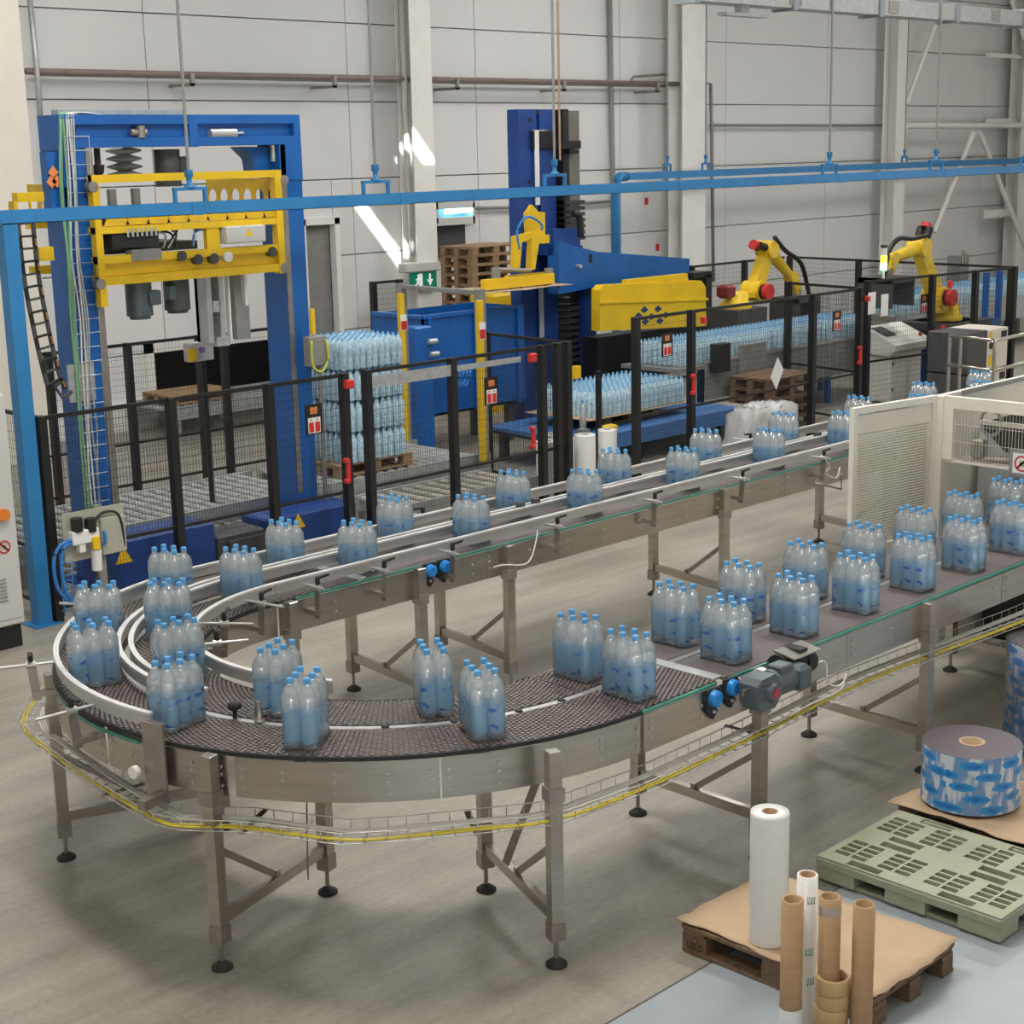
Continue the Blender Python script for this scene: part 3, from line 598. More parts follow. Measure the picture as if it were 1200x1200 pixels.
# ================================================================== THINGS ON THE FLOOR IN FRONT
def pallet_proto(L_, W_, mat, H_=.145):
    # euro pallet, long side along y, origin at the corner-centre of its footprint
    t = T('wooden_pallet', 'pallet', 'pallet'); hx, hy = W_/2, L_/2; bt = .022
    for i in range(5):
        w_ = W_*(.18 if i in (0, 2, 4) else .125); x = -hx+W_*(.09, .30, .5, .70, .91)[i]
        O('deck_board', MB().box((x, 0, H_-bt/2), (w_, L_, bt), 0, .003), mat, t, True)
    for y in (-hy+.075, 0, hy-.075): O('cross_board', MB().box((0, y, H_-bt*1.5), (W_, .13, bt), 0, .003), mat, t, True)
    for x in (-hx+.055, 0, hx-.055):
        O('runner', MB().box((x, 0, bt/2), (.10, L_, bt), 0, .003), mat, t, True)
        for y in (-hy+.075, 0, hy-.075): O('block', MB().box((x, y, bt+(H_-3*bt)/2-.0), (.10, .145, H_-3*bt), 0, .003), mat, t, True)
    return t
def pallet_copy(src, loc, rz, label, group=None):
    t = inst(src, None, loc, rz); t['label'] = label
    if group: t['group'] = group
    for c in list(src.children): inst(c, t)
    return t
def drop(src):
    for c in list(src.children): bpy.data.objects.remove(c)
    bpy.data.objects.remove(src)
PW = pallet_proto(1.11, .72, woodD, .15); PF = pallet_proto(1.11, .74, wood, .145)
wp = pallet_copy(PW, (6.10, 4.115, .0035), R(1), 'worn wooden pallet covered with a cardboard sheet and carrying a film roll')
def textmesh(name, s, size, loc, rot, mat, parent=None, align='CENTER'):
    c = bpy.data.curves.new(name, 'FONT'); c.body = s; c.size = size; c.align_x = align; c.align_y = 'CENTER'; c.extrude = .0006
    o = bpy.data.objects.new(name, c); COL.objects.link(o); dg = bpy.context.evaluated_depsgraph_get(); me = bpy.data.meshes.new_from_object(o.evaluated_get(dg)); bpy.data.objects.remove(o)
    me.materials.clear(); me.materials.append(mat); n = bpy.data.objects.new(name, me); COL.objects.link(n); n.parent = parent; n.location = loc; n.rotation_euler = rot; return n
textmesh('stamp', 'UTC', .05, (-.363, .47, .052), (R(90), 0, R(-90)), black, wp)
def sheet(name, x0, x1, y0, y1, z, label, seed, curl=.012, n=14, rz=0, mat=card, cut=0):
    random.seed(seed); mb = MB(); nx = ny = n; ph = [random.uniform(0, 6) for _ in range(6)]; g = {}
    for lev in (0, 1):
        for i in range(nx+1):
            for j in range(ny+1):
                u, v_ = i/nx, j/ny; e = min(u, v_, 1-u, 1-v_); jit = .012*sin(9*v_+ph[0])*(u in (0, 1)) + .008*sin(31*v_+ph[3])*(u in (0, 1)); jit2 = .012*sin(8*u+ph[1])*(v_ in (0, 1))+.006*sin(27*u+ph[4])*(v_ in (0, 1))
                zz = z+.004*(1-lev)+curl*max(0, 1-e*9)*abs(sin(5*u+ph[2])*cos(4*v_+ph[5]))
                g[lev, i, j] = len(mb.v); mb.v.append(V((x0+(x1-x0)*u+jit, y0+(y1-y0)*v_+jit2, zz)))
    for i in range(nx):
        for j in range(ny):
            mb.f.append([g[0, i, j], g[0, i+1, j], g[0, i+1, j+1], g[0, i, j+1]]); mb.f.append([g[1, i, j], g[1, i, j+1], g[1, i+1, j+1], g[1, i+1, j]])
    def side(a, b): mb.f.append([g[0, *a], g[0, *b], g[1, *b], g[1, *a]])
    for i in range(nx): side((i+1, 0), (i, 0)); side((i, ny), (i+1, ny))
    for j in range(ny): side((0, j), (0, j+1)); side((nx, j+1), (nx, j))
    mb.mi = [0]*len(mb.f); mb.sm = [True]*len(mb.f)
    return one(name, mb, mat, label, 'cardboard')
sheet('cardboard_sheet', 5.735, 6.475, 3.545, 4.69, .1545, 'torn beige cardboard sheet lying on the worn wooden pallet', 4, .02)
random.seed(5)
# stretch film roll on the pallet
def film_roll(label, x, y, z, r, h, mat=filmW, group=None, core=True):
    t = T('film_roll', label, 'film roll', (x, y, z), 0, group); ri = r*.42
    O('film', MB().lathe([(ri, 0), (r*.985, 0), (r, .01), (r, h-.012), (r*.98, h), (ri, h)], n=32, close=False), mat, t, True)
    if core: O('core', MB().lathe([(ri, .002), (ri, h-.001), (ri*.84, h-.001), (ri*.84, .002)], n=24, close=False), kraft, t, True)
    return t
film_roll('tall white stretch film roll standing on the worn wooden pallet', 5.87, 4.235, .1605, .094, .675)
def tube_thing(label, px, py, ptop, r, z=0.0035, paper_h=0, lbl=None):
    b = Pz(px, py, z); top = Py(px, ptop, b.y).z; h = top-z
    t = T('cardboard_tube', label, 'tube', b, 0)
    O('tube', MB().lathe([(r*.78, 0), (r, 0), (r, h), (r*.78, h), (r*.78, 0)], n=28, close=False), kraft if lbl is None else filmW, t, True)
    if paper_h: O('paper_sleeve', MB().lathe([(r+.001, 0), (r+.002, paper_h)], n=28, close=False), paper, t, True)
    return t, h
tube_thing('brown cardboard tube with a white paper sleeve at its foot', 925, 1264, 1056, .047, .0035, Py(925, 1180, Pz(925, 1264, 0).y).z)
tw, hh = tube_thing('cardboard core wrapped in white film with green printing', 942, 1242, 1027, .045, lbl=1)
O('core', MB().lathe([(.0355, hh-.12), (.0355, hh+.001), (.030, hh+.001), (.030, hh-.12)], n=24, close=False), kraft, tw, True)
gi = M('green_ink', (.02, .22, .12), .5)
for k_, (zz, a0) in enumerate(((hh-.12, -2.5), (hh-.36, -2.6), (hh-.50, -2.4))):
    mb = MB()
    for q in range(3):
        a = a0+q*.30; a1 = a+.17
        for (aa, bb, z0_, z1_) in ((a, a+.05, zz, zz+.035), (a1-.05, a1, zz, zz+.035), (a, a1, zz, zz+.008)):
            mb.quad(*[(.0462*cos(t_), .0462*sin(t_), z_) for t_, z_ in ((aa, z0_), (bb, z0_), (bb, z1_), (aa, z1_))])
    O('green_print', mb, gi, tw, True)
tp = Pz(968, 1262, .0035)
NT = max(4, int(round(Py(968, 1150, tp.y).z/.0705)))
for i in range(NT):
    t = T('tape_roll', 'brown packing tape roll around a cardboard tube, %s from the floor' % ORD[i], 'tape roll', (tp.x+.006*(i % 2), tp.y-.004*i, .0035+i*.0705))
    O('tape', MB().lathe([(.062, 0), (.071, 0), (.073, .003), (.073, .067), (.071, .07), (.062, .07)], n=32, close=False), M('tape_brown', (.48, .32, .14), .3, 0, .06, 3), t, True)
    O('core', MB().lathe([(.062, 0), (.062, .0702), (.057, .0702), (.057, 0)], n=32, close=False), kraft, t, True)
t3 = T('cardboard_tube', 'cardboard tube with clear tape standing inside the tape roll stack', 'tube', (tp.x, tp.y, .0035)); h3 = Py(972, 1052, tp.y).z
O('tube', MB().lathe([(.037, 0), (.047, 0), (.047, h3), (.037, h3), (.037, 0)], n=28, close=False), kraft, t3, True)
O('tape_strip', MB().lathe([(.0475, h3-.075), (.0478, h3-.03)], n=28, close=False), BAGF, t3, True)
tube_thing('plain cardboard tube standing beside the tape roll stack', 1007, 1268, 1063, .047)
# green plastic pallet
gp = T('plastic_pallet', 'olive green plastic pallet with slotted deck lying on the painted floor', 'pallet', (7.265, 4.075, .0035)); GW, GL, GH = .83, 1.10, .148; hx, hy = GW/2, GL/2
dk = MB(); holes = []
def slots(cx_, cy_, w_, h_, nx, ny, g=.016):
    for i in range(nx):
        for j in range(ny):
            a, b = w_/nx, h_/ny; holes.append((cx_-w_/2+i*a+g/2, cx_-w_/2+(i+1)*a-g/2, cy_-h_/2+j*b+g/2, cy_-h_/2+(j+1)*b-g/2))
for cx_ in (-.21, .21):
    for cy_ in (-.41, -.14, .14, .41): slots(cx_, cy_, .23, .21, 4, 2, .016)
for cx_ in (-.37, .37):
    for cy_ in (-.275, .275): holes.append((cx_-.03, cx_+.03, cy_-.10, cy_+.10))
for cy_ in (-.275, .275):
    for cx_ in (-.045, .045): holes.append((cx_-.03, cx_+.03, cy_-.10, cy_+.10))
xs_ = sorted(set([-hx, hx]+[v_ for h_ in holes for v_ in h_[:2]])); ys_ = sorted(set([-hy, hy]+[v_ for h_ in holes for v_ in h_[2:]]))
zt, zb = GH, GH-.03; solid = {}
for i in range(len(xs_)-1):
    for j in range(len(ys_)-1):
        a, b = (xs_[i]+xs_[i+1])/2, (ys_[j]+ys_[j+1])/2; solid[i, j] = not any(h_[0] < a < h_[1] and h_[2] < b < h_[3] for h_ in holes)
for (i, j), s_ in solid.items():
    if not s_: continue
    x0, x1, y0, y1 = xs_[i], xs_[i+1], ys_[j], ys_[j+1]; dk.quad((x0, y0, zt), (x1, y0, zt), (x1, y1, zt), (x0, y1, zt))
    for di, dj, e in ((-1, 0, ((x0, y0), (x0, y1))), (1, 0, ((x1, y0), (x1, y1))), (0, -1, ((x0, y0), (x1, y0))), (0, 1, ((x0, y1), (x1, y1)))):
        if not solid.get((i+di, j+dj), False): dk.quad((*e[0], zb), (*e[1], zb), (*e[1], zt), (*e[0], zt))
O('deck', dk, pgreen, gp, True)
O('slot_shade_sheet', MB().box((0, 0, zb-.012), (GW-.01, GL-.01, .004)), M('green_shade', (.02, .02, .016), .7), gp, True)  # near-black sheet added below the deck, painting in the shade behind the slots
O('rim', MB().box((-hx+.01, 0, zb-.005), (.03, GL, .05), 0, .01).box((hx-.01, 0, zb-.005), (.03, GL, .05), 0, .01).box((0, -hy+.01, zb-.005), (GW, .03, .05), 0, .01).box((0, hy-.01, zb-.005), (GW, .03, .05), 0, .01), pgreen, gp, True)
for x in (-hx+.09, 0, hx-.09):
    for y in (-hy+.12, 0, hy-.12): O('foot_block', MB().box((x, y, (zb)/2), (.18, .24, zb), 0, .02), pgreen, gp, True)
    O('runner', MB().box((x, 0, .012), (.13, GL-.05, .022), 0, .004), pgreen, gp, True)
# pallet with the printed film reel
pallet_copy(PW, (8.12, 4.13, .0035), R(0), 'worn wooden pallet under the printed film reel')
sheet('cardboard_sheet', 7.70, 8.52, 3.52, 4.70, .1545, 'crumpled beige cardboard sheet under the printed film reel', 9, .03)
def reel(label, x, y, z, r, h, wrap=False):
    t = T('film_reel', label, 'film reel', (x, y, z)); O('printed_film', MB().lathe([(r, 0), (r, h)], n=48, close=False), MATS.setdefault('reel', reel_mat()), t, True)
    O('film_face', MB().lathe([(r, h), (.075, h+.001)], n=48, close=False), M('reel_face', (.13, .105, .125), .3, .3, .10, 3), t, True)
    O('film_base', MB().lathe([(r, 0), (.075, 0)], n=48, close=False), M('reel_face'), t, True)
    O('core', MB().lathe([(.076, 0), (.076, h+.004), (.062, h+.004), (.062, 0)], n=32, close=False), card, t, True)
    if wrap: O('clear_wrap', MB().lathe([(r+.04, 0), (r+.012, .1), (r+.006, h*.6), (r+.02, h), (r*.8, h+.02)], n=40, close=False, mod=lambda a, z_: 1+.02*sin(9*a+14*z_)), FILM, t, True)
    return t
reel('big reel of blue printed film with a cardboard core', 8.06, 4.385, .18, .283, .345)
b = Pz(1226, 876, 0); reel('tall printed film reel in clear plastic wrap on the floor', b.x, b.y, .0, .27, .74, True)
# ================================================================== BLACK SAFETY FENCES
def wires(mb, p, q, z0_, z1_, dx=.032, dz=.075, r=.0016):
    p, q = V((*p[:2], 0)), V((*q[:2], 0)); L_ = (q-p).length; n = max(1, int(L_/dx)); up = V((0, 0, 1)); d = (q-p).normalized(); nn = V((-d.y, d.x, 0))*r; dd = d*r
    for i in range(n+1):
        c = p.lerp(q, i/n); mb.add([c+nn+up*z0_, c-nn+dd+up*z0_, c-nn-dd+up*z0_, c+nn+up*z1_, c-nn+dd+up*z1_, c-nn-dd+up*z1_], [(0, 1, 4, 3), (1, 2, 5, 4), (2, 0, 3, 5)])
    k_ = int((z1_-z0_)/dz)
    for j in range(k_+1):
        z = z0_+(z1_-z0_)*j/k_; mb.add([p+nn+up*z, p-nn+up*(z+r), p-nn+up*(z-r), q+nn+up*z, q-nn+up*(z+r), q-nn+up*(z-r)], [(0, 1, 4, 3), (1, 2, 5, 4), (2, 0, 3, 5)])
def Xat(px, Y, z):
    lo, hi = -5.0, 60.0
    for _ in range(45):
        m_ = (lo+hi)/2
        if pj((m_, Y, z))[0] < px: lo = m_
        else: hi = m_
    return lo
def fence(label, p, q, h, ts, mid=.62, wire=True, mat=black, pw=.075, bottom=.12, name='safety_fence'):
    p, q = V((*p, 0)), V((*q, 0)); t = T(name, label, 'fence', p); d = (q-p).normalized(); a = atan2(d.y, d.x)
    for f in ts:
        c = p.lerp(q, f); O('post', MB().box((c.x, c.y, h/2), (pw, pw*1.2, h), a, .004), mat, t)
    for z, s_ in ((h-.02, .035), (mid, .03), (bottom, .03)): O('rail', MB().bar(p+V((0, 0, z)), q+V((0, 0, z)), .025, s_), mat, t)
    if wire:
        mb = MB(); wires(mb, p+d*.02, q-d*.02, bottom, h-.04); o = O('mesh_panel', mb, mesh_b, t); o['kind'] = 'stuff'
    return t
FY = 12.45; FH = 1.83; FX0 = 6.64
def fx(px, h=FH): return Xat(px, FY, h)
def tfence(label, pxs, h, mid=.62):
    xs_ = [fx(p, h) for p in pxs]; return fence(label, (xs_[0], FY), (xs_[-1], FY), h, [(x-xs_[0])/(xs_[-1]-xs_[0]) for x in xs_], mid)
f1 = tfence('black mesh safety fence in front of the blue portal machine', (47, 199, 314, 402), FH)
f2 = tfence('black mesh fence gate with a grey top bar beside the bottle pallet', (429, 529, 634), FH)
xr = fx(664); f3 = fence('black mesh fence bay with an upper red switch by the film rolls', (fx(640), FY), (xr, FY), FH, (0.5, 1), .62)
f3b = fence('black mesh fence turning in beside the blue lift mast', (xr+.02, FY+.06), (13.38, 13.94), FH, (1,), .62)
f4 = tfence('tall black mesh fence in front of the yellow lifting head', (745, 810, 953, 1008), 2.0, .80)
f5 = fence('black mesh fence return beside the control desk', (fx(1012, 2.0), FY), (fx(1012, 2.0)+.25, 13.9), 2.0, (1,), .80)
f6 = fence('black mesh fence in front of the second robot by the controllers', (Pz(1045, 330, 2.0).x, 13.0), (23.7, 12.52), 2.0, (0, .42, .72, 1), .80)
f7 = fence('black mesh fence behind the second robot along the wall side', (23.75, 12.6), (24.2, 17.2), 2.0, (0, .33, .66, 1), .80)
f8 = fence('black mesh fence on the wall side of the first robot', (18.2, 17.25), (24.1, 17.25), 2.0, (0, .30, .55, .8), .80)
f9 = fence('black mesh fence behind the roller conveyor of the portal machine', (9.0, 16.71), (12.6, 16.71), 1.83, (.02, .31, .59, .69, 1), .62)
f10 = fence('black mesh fence return behind the white control cabinet', (FX0, FY+.06), (FX0, 14.4), FH, (.5, 1,), .62)
a, b = Py(437, 330, 18.2), Py(462, 330, 18.2); f11 = fence('tall black fence panel standing by the wall left of the yellow gate', (a.x, 18.2), (b.x+.1, 18.2), a.z, (0, 1), .8)
def redswitch(par, px, py, w_=.09, h_=.09, Y=FY-.05):
    c = Py(px, py, Y); O('safety_switch', MB().b2((c.x-w_/2, Y-.05, c.z-h_/2), (c.x+w_/2, Y, c.z+h_/2), .012), red, par)
def handle(par, px, py, Y=FY-.06):
    c = Py(px, py, Y); mb = MB().b2((c.x-.02, Y-.03, c.z-.11), (c.x+.02, Y, c.z+.11), .01).b2((c.x-.055, Y-.05, c.z-.13), (c.x-.0, Y-.0, c.z-.08), .01).b2((c.x-.055, Y-.05, c.z+.08), (c.x-.0, Y-.0, c.z+.13), .01); O('red_handle', mb, red, par)
redswitch(f1, 407, 450, .10, .09); handle(f1, 407, 551); redswitch(f3, 622, 419, .10, .10); handle(f3, 624, 512); redswitch(f4, 823, 375, .07, .08); handle(f4, 812, 450); redswitch(f4, 1015, 350, .07, .08); handle(f4, 1007, 416)
handle(f6, 1104, 391, 12.65); redswitch(f6, 1112, 333, .07, .12, 12.6)
O('top_bar', MB().b2((fx(432), FY-.03, FH-.19), (fx(528), FY-.015, FH-.07)), galv, f2); O('top_bar', MB().b2((fx(532), FY-.03, FH-.15), (fx(608), FY-.015, FH-.09)), galv, f2)
def wsign(label, px, py, Y, s_=1.0):
    c = Py(px, py, Y); w_, h_ = .21*s_, .30*s_; t = T('warning_sign', label, 'sign', (c.x, Y, c.z-h_/2))
    O('plate', MB().b2((c.x-w_/2, Y, c.z-h_/2), (c.x+w_/2, Y+.006, c.z+h_/2)), black, t)
    O('card', MB().b2((c.x-w_*.36, Y-.003, c.z-h_*.46), (c.x+w_*.36, Y, c.z+h_*.05)), paper, t)
    for k_ in (-1, 1):
        O('red_notice', MB().b2((c.x+k_*w_*.18-w_*.14, Y-.005, c.z-h_*.43), (c.x+k_*w_*.18+w_*.14, Y-.003, c.z-h_*.10)), red, t)
        O('pictogram', MB().b2((c.x+k_*w_*.18-w_*.07, Y-.005, c.z-h_*.06), (c.x+k_*w_*.18+w_*.07, Y-.003, c.z+h_*.02)), M('print_grey', (.45, .40, .30), .6), t)
    for k_ in (-1, 1):
        q = c+V((k_*w_*.11, 0, h_*.27)); O('emblem', MB().tube((q.x, Y-.003, q.z+h_*.06), (q.x, Y, q.z+h_*.06), w_*.11, 10).b2((q.x-w_*.09, Y-.003, q.z-h_*.10), (q.x+w_*.09, Y, q.z+h_*.02)), orange, t)
    return t
wsign('black warning sign with red notices on the fence by the blue portal column', 368, 491, FY-.04); wsign('black warning sign with red notices beside the yellow gate post', 576, 458, FY-.04); wsign('black warning sign with red notices below the yellow lifting head', 782, 404, FY-.04, .95)
wsign('black warning sign with red notices near the control desk', 981, 376, FY-.04, .92); wsign('black warning sign with red notices in front of the second robot', 1083, 356, 12.85, .95)
c = Py(911, 437, FY-.05); one('paper_sheet', MB().prism([(c.x, c.z+.21), (c.x+.135, c.z+.03), (c.x-.02, c.z-.22), (c.x-.15, c.z-.04)], FY-.052, FY-.05), paper, 'white paper sheet hung by its corner on the tall fence', 'paper')
for i, (x, lb) in enumerate(((1022, 'white paper notice with torn edge taped to the fence gate'), (1037, 'white paper notice taped beside the torn one on the fence gate'))):
    c = Py(x, 355+i*2, FY+.1); one('paper_notice', MB().b2((c.x-.10, FY+.1, c.z-.16), (c.x+.09, FY+.102, c.z+.15)), paper, lb, 'paper')
# ================================================================== OVERHEAD BLUE CABLE TRAY
TY = 12.48; tz0, tz1 = 3.455, 3.565
ct = T('overhead_tray', 'long blue overhead cable tray carried by a blue floor post', 'cable tray', (6.51, TY, 0))
O('tray', MB().b2((6.43, TY-.06, tz0), (27, TY-.055, tz1)).b2((6.43, TY+.09, tz0), (27, TY+.095, tz1)).b2((6.43, TY-.06, tz0), (27, TY+.095, tz0+.006)), blueT, ct)
O('post', MB().box((6.51, TY+.01, tz0/2), (.13, .13, tz0), 0, .006), blueT, ct)
O('post_foot', MB().box((6.51, TY+.01, .006), (.26, .26, .012)), blueT, ct)
O('branch_tray', MB().b2((6.43, TY+.1, tz0), (6.58, TY+1.5, tz1-.02)), blueT, ct)
for px in (232, 475, 800, 985, 1110): x = Xat(px, TY-.06, 3.5); O('joint_plate', MB().b2((x-.06, TY-.066, tz0-.004), (x+.06, TY-.06, tz1+.004)), blueT, ct)
def hanger(par, px, Y, z, two=False, w_=.16):
    x = Xat(px, Y, z+.15); O('hanger_bracket', MB().bar((x-w_, Y, z), (x-w_, Y, z+.12), .03, .03).bar((x+w_, Y, z), (x+w_, Y, z+.12), .03, .03).bar((x-w_-.015, Y, z+.12), (x+w_+.015, Y, z+.12), .04, .03), blueT, par)
    O('swivel', MB().lathe([(.05, 0), (.05, .02), (.025, .03), (.025, .09), (.04, .10), (.035, .16)], (x, Y, z+.13), 12), blueT, par)
    O('hanger_rod', MB().tube((x, Y, z+.28), (x, Y, 9), .015, 8), midG, par)
    if two: O('hanger_rod', MB().tube((x+.09, Y, z+.28), (x+.09, Y, 9), .013, 8), M('copper_pipe', (.42, .30, .22), .4, .5), par)
for px, tw_ in ((222, 0), (440, 0), (650, 1), (972, 0), (1097, 0), (1203, 0)): hanger(ct, px, TY, tz1, tw_)
BY = 19.9; bz0 = Py(730, 210, BY).z-.02; xb = Xat(724, BY, 3.4)
bt_ = T('overhead_tray', 'blue overhead cable tray near the wall dropping down behind the blue arm', 'cable tray', (xb, BY, 0))
O('tray', MB().b2((xb+.18, BY, bz0), (50, BY+.12, bz0+.13)), blueT, bt_)
O('drop', MB().path([(xb, BY+.06, .4), (xb, BY+.06, bz0-.12), (xb+.04, BY+.06, bz0+.0), (xb+.12, BY+.06, bz0+.06), (xb+.3, BY+.06, bz0+.065)], .09, 10), blueT, bt_)
for px in (782, 827, 1060): hanger(bt_, px, BY+.06, bz0+.13, False, .1)
# galvanised duct at the top right
DY = 12.5; dz_ = 5.66; du = T('cable_duct', 'galvanised steel cable duct with flanged joints hung high up', 'duct', (15.6, DY, dz_)); x = 15.6
while x < 26:
    O('duct_length', MB().b2((x, DY, dz_), (x+1.95, DY+.3, dz_+.22)), galv, du); O('flange', MB().b2((x-.04, DY-.03, dz_-.03), (x+.06, DY+.33, dz_+.25)), M('galv_dark', (.30, .33, .35), .5, .4), du); x += 2.0
for x in (17.5, 19.8, 22.6, 24.4): O('duct_lid_lock', MB().b2((x, DY-.012, dz_+.03), (x+.25, DY, dz_+.2)), midG, du)
for x in (16.6, 20.6, 24.6): O('hanger_rod', MB().tube((x, DY+.15, dz_+.22), (x, DY+.15, 9), .012, 6), galv, du)
one('lamp_gear', MB().b2((Xat(852, 12.6, 5.6), 12.6, 5.53), (Xat(902, 12.6, 5.6), 12.75, 5.57)).b2((Xat(870, 12.6, 5.6), 12.62, 5.57), (Xat(880, 12.6, 5.6), 12.72, 5.66)), galv, 'thin grey lamp bar fixed under the galvanised duct', 'lamp')
# ================================================================== BLUE PORTAL MACHINE
PY = 13.25
po = T('portal_machine', 'blue portal strapping machine with yellow lifting carriage behind the fence', 'machine', (8.8, PY, 0))
xl0, xl1 = Xat(83, PY, 3.0), Xat(112, PY, 3.0); xr0, xr1 = Xat(333, PY, 3.0), Xat(358, PY, 3.0); zt_ = 4.36; zb_ = 4.07
for (a, b, nm) in ((xl0, xl1, 0), (xr0, xr1, 1)):
    cl = O('column', MB().b2((a, PY, .02), (b, PY+.36, zb_)), blueM, po)
    O('guide_strip', MB().b2((b-.02 if nm == 0 else a+.01, PY-.012, .5), (b+.05 if nm == 0 else a+.07, PY+.03, zb_)), steelD, cl)
    O('corner_plate', MB().b2((a-.004, PY-.012, zb_-.35), (a+.09 if nm == 0 else b+.004, PY-.0, zb_) if nm == 0 else (b+.004, PY-.0, zb_)), blueM, cl)
    O('base_plate', MB().b2((a-.12, PY-.12, 0), (b+.12, PY+.48, .02)), blueD, cl)
bm0 = O('top_beam', MB().b2((xl0, PY+.06, zb_), (xr1, PY+.34, zt_-.06)), blueM, po)
O('flange', MB().b2((xl0, PY-.01, zt_-.085), (xr1, PY+.36, zt_)), blueM, bm0); O('flange', MB().b2((xl0, PY-.01, zb_), (xr1, PY+.36, zb_+.085)), blueM, bm0)
O('rib', MB().b2((Xat(221, PY, 4.2), PY-.015, zb_-.01), (Xat(231, PY, 4.2), PY+.06, zt_)), blueM, bm0); O('end_rib', MB().b2((xr1-.08, PY-.012, zb_), (xr1+.002, PY+.06, zt_)), blueM, bm0); O('end_rib', MB().b2((xl0, PY-.012, zb_), (xl0+.08, PY+.06, zt_)), blueM, bm0)
q = Py(262, 156, PY-.01); O('cylinder', MB().tube((q.x-.14, PY+.02, q.z), (q.x+.16, PY+.02, q.z), .045, 14).tube((q.x+.16, PY+.02, q.z+.0), (q.x+.26, PY+.02, q.z), .012, 8), railM, bm0)
q = Py(166, 155, PY-.01); O('cylinder', MB().tube((q.x-.10, PY+.02, q.z), (q.x+.06, PY+.02, q.z), .035, 14).tube((q.x+.0, PY+.0, q.z-.05), (q.x+.0, PY+.0, q.z+.06), .04, 10), steelD, bm0)
O('end_plate', MB().b2((xl0-.012, PY-.012, zb_-.02), (xl0, PY+.36, zt_)), blueM, bm0)
O('cable_tray_top', MB().b2((xl0+.1, PY+.18, zt_), (Xat(230, PY, 4.4), PY+.3, zt_+.05)), galv, bm0)
# bellows, hanging motor and bracket under the beam
bl = MB(); c = Py(152, 188, 13.6)
for i in range(4): bl.lathe([(.06, i*.075), (.17, i*.075+.03), (.17, i*.075+.045), (.06, i*.075+.075)], (c.x, 13.7, c.z-.17), 18)
O('bellows', bl, M('bellows_grey', (.33, .36, .34), .6), po)
c = Py(203, 196, 13.4); O('lift_motor', MB().tube((c.x, 13.5, c.z-.18), (c.x, 13.5, c.z+.17), .125, 18).b2((c.x+.1, 13.42, c.z-.05), (c.x+.2, 13.58, c.z+.1)), dkG, po)
c = Py(118, 193, 13.35); O('buffer', MB().tube((c.x, 13.4, c.z+.15), (c.x, 13.4, c.z), .03, 10).lathe([(.01, -.13), (.05, -.07), (.06, 0)], (c.x, 13.4, c.z+.0), 12), rubber, po)
p0, p1, p2, p3 = Py(283, 172, 13.4), Py(297, 186, 13.4), Py(300, 206, 13.4), Py(330, 172, 13.4); O('gusset', MB().prism([(p0.x, p0.z), (p3.x, p3.z), (p3.x, p2.z), (p2.x, p2.z), (p1.x, p1.z)], 13.4, 13.6), blueM, po)
c = Py(317, 181, 13.4); O('buffer', MB().tube((c.x, 13.35, c.z+.09), (c.x, 13.35, c.z-.07), .035, 12), railM, po)
# yellow carriage
KY = 13.12; KB = 14.35
def zl(px, py, Y=KY): return Py(px, py, Y).z
kx0, kx1 = Xat(113, KY, 3.2), Xat(334, KY, 3.0)
ca = T('x', 'x', 'x'); bpy.data.objects.remove(ca)
def yb(name, x0, x1, z0_, z1_, y0=KY, d=.06, mat=yell):
    if 'upright' in name: y0 -= .006; d += .01
    return O(name, MB().b2((x0, y0, z0_), (x1, y0+d, z1_)), mat, po)
zA, zB, zC, zD = zl(118, 205), zl(118, 268), zl(122, 303), zl(122, 321)
yb('carriage_bar', kx0, kx1, zA-.07, zA); yb('carriage_bar', kx0, kx1, zB-.05, zB+.01, KY, .3); yb('carriage_bar', kx0, kx1, zC-.05, zC+.02, KY, .10); yb('carriage_bar', kx0, kx1, zD-.11, zD-.03, KY, .12)
yb('carriage_web', kx0, kx1, zD-.05, zC, KY+.05, .02)
yb('carriage_upright', kx0, kx0+.07, zD-.30, zA, KY, .08); yb('carriage_upright', kx1-.08, kx1, zD-.13, zA, KY, .08); yb('carriage_upright', Xat(246, KY, 2.9), Xat(261, KY, 2.9), zC, zB, KY+.02, .05)
yb('carriage_bar', kx0, kx1, zA-.5, zA-.42, KB, .06); yb('carriage_bar', kx0, kx1, zD-.05, zD+.03, KB, .06)
for X in (kx0+.03, kx1-.05):   # side arms running back, pierced with lightening holes
    mb = MB(); a, b = zB+.05, zA-.08; nh = 6; L_ = (KB-KY)/nh; hh_ = (b-a)/2
    for i in range(nh):
        cy_ = KY+L_*(i+.5); cz_ = (a+b)/2; rr_ = min(L_, b-a)*.36; n_ = 16; vs = []
        for X_ in (X-.008, X+.008):
            for k_ in range(n_):
                t_ = 2*pi*k_/n_; cc, ss = cos(t_), sin(t_); m_ = max(abs(cc), abs(ss)); vs.append((X_, cy_+L_/2*cc/m_, cz_+hh_*ss/m_))
            for k_ in range(n_): t_ = 2*pi*k_/n_; vs.append((X_, cy_+rr_*cos(t_), cz_+rr_*sin(t_)))
        f_ = []
        for k_ in range(n_):
            k2 = (k_+1) % n_; f_ += [(k_, k2, n_+k2, n_+k_), (2*n_+k_, 3*n_+k_, 3*n_+k2, 2*n_+k2), (n_+k_, n_+k2, 3*n_+k2, 3*n_+k_)]
        mb.add(vs, f_)
    O('side_arm', mb, yell, po)
sc_ = MB()
for i in range(9):
    x = kx0+.12+i*(kx1-kx0-.3)/8.2; sc_.prism([(x, zB+.02), (x+.26, zB+.02), (x+.20, zB+.16), (x+.06, zB+.16)], KY+.03, KY+.05)
O('scallop_guard', sc_, M('yellow_shade', (.72, .46, .02), .4), po)
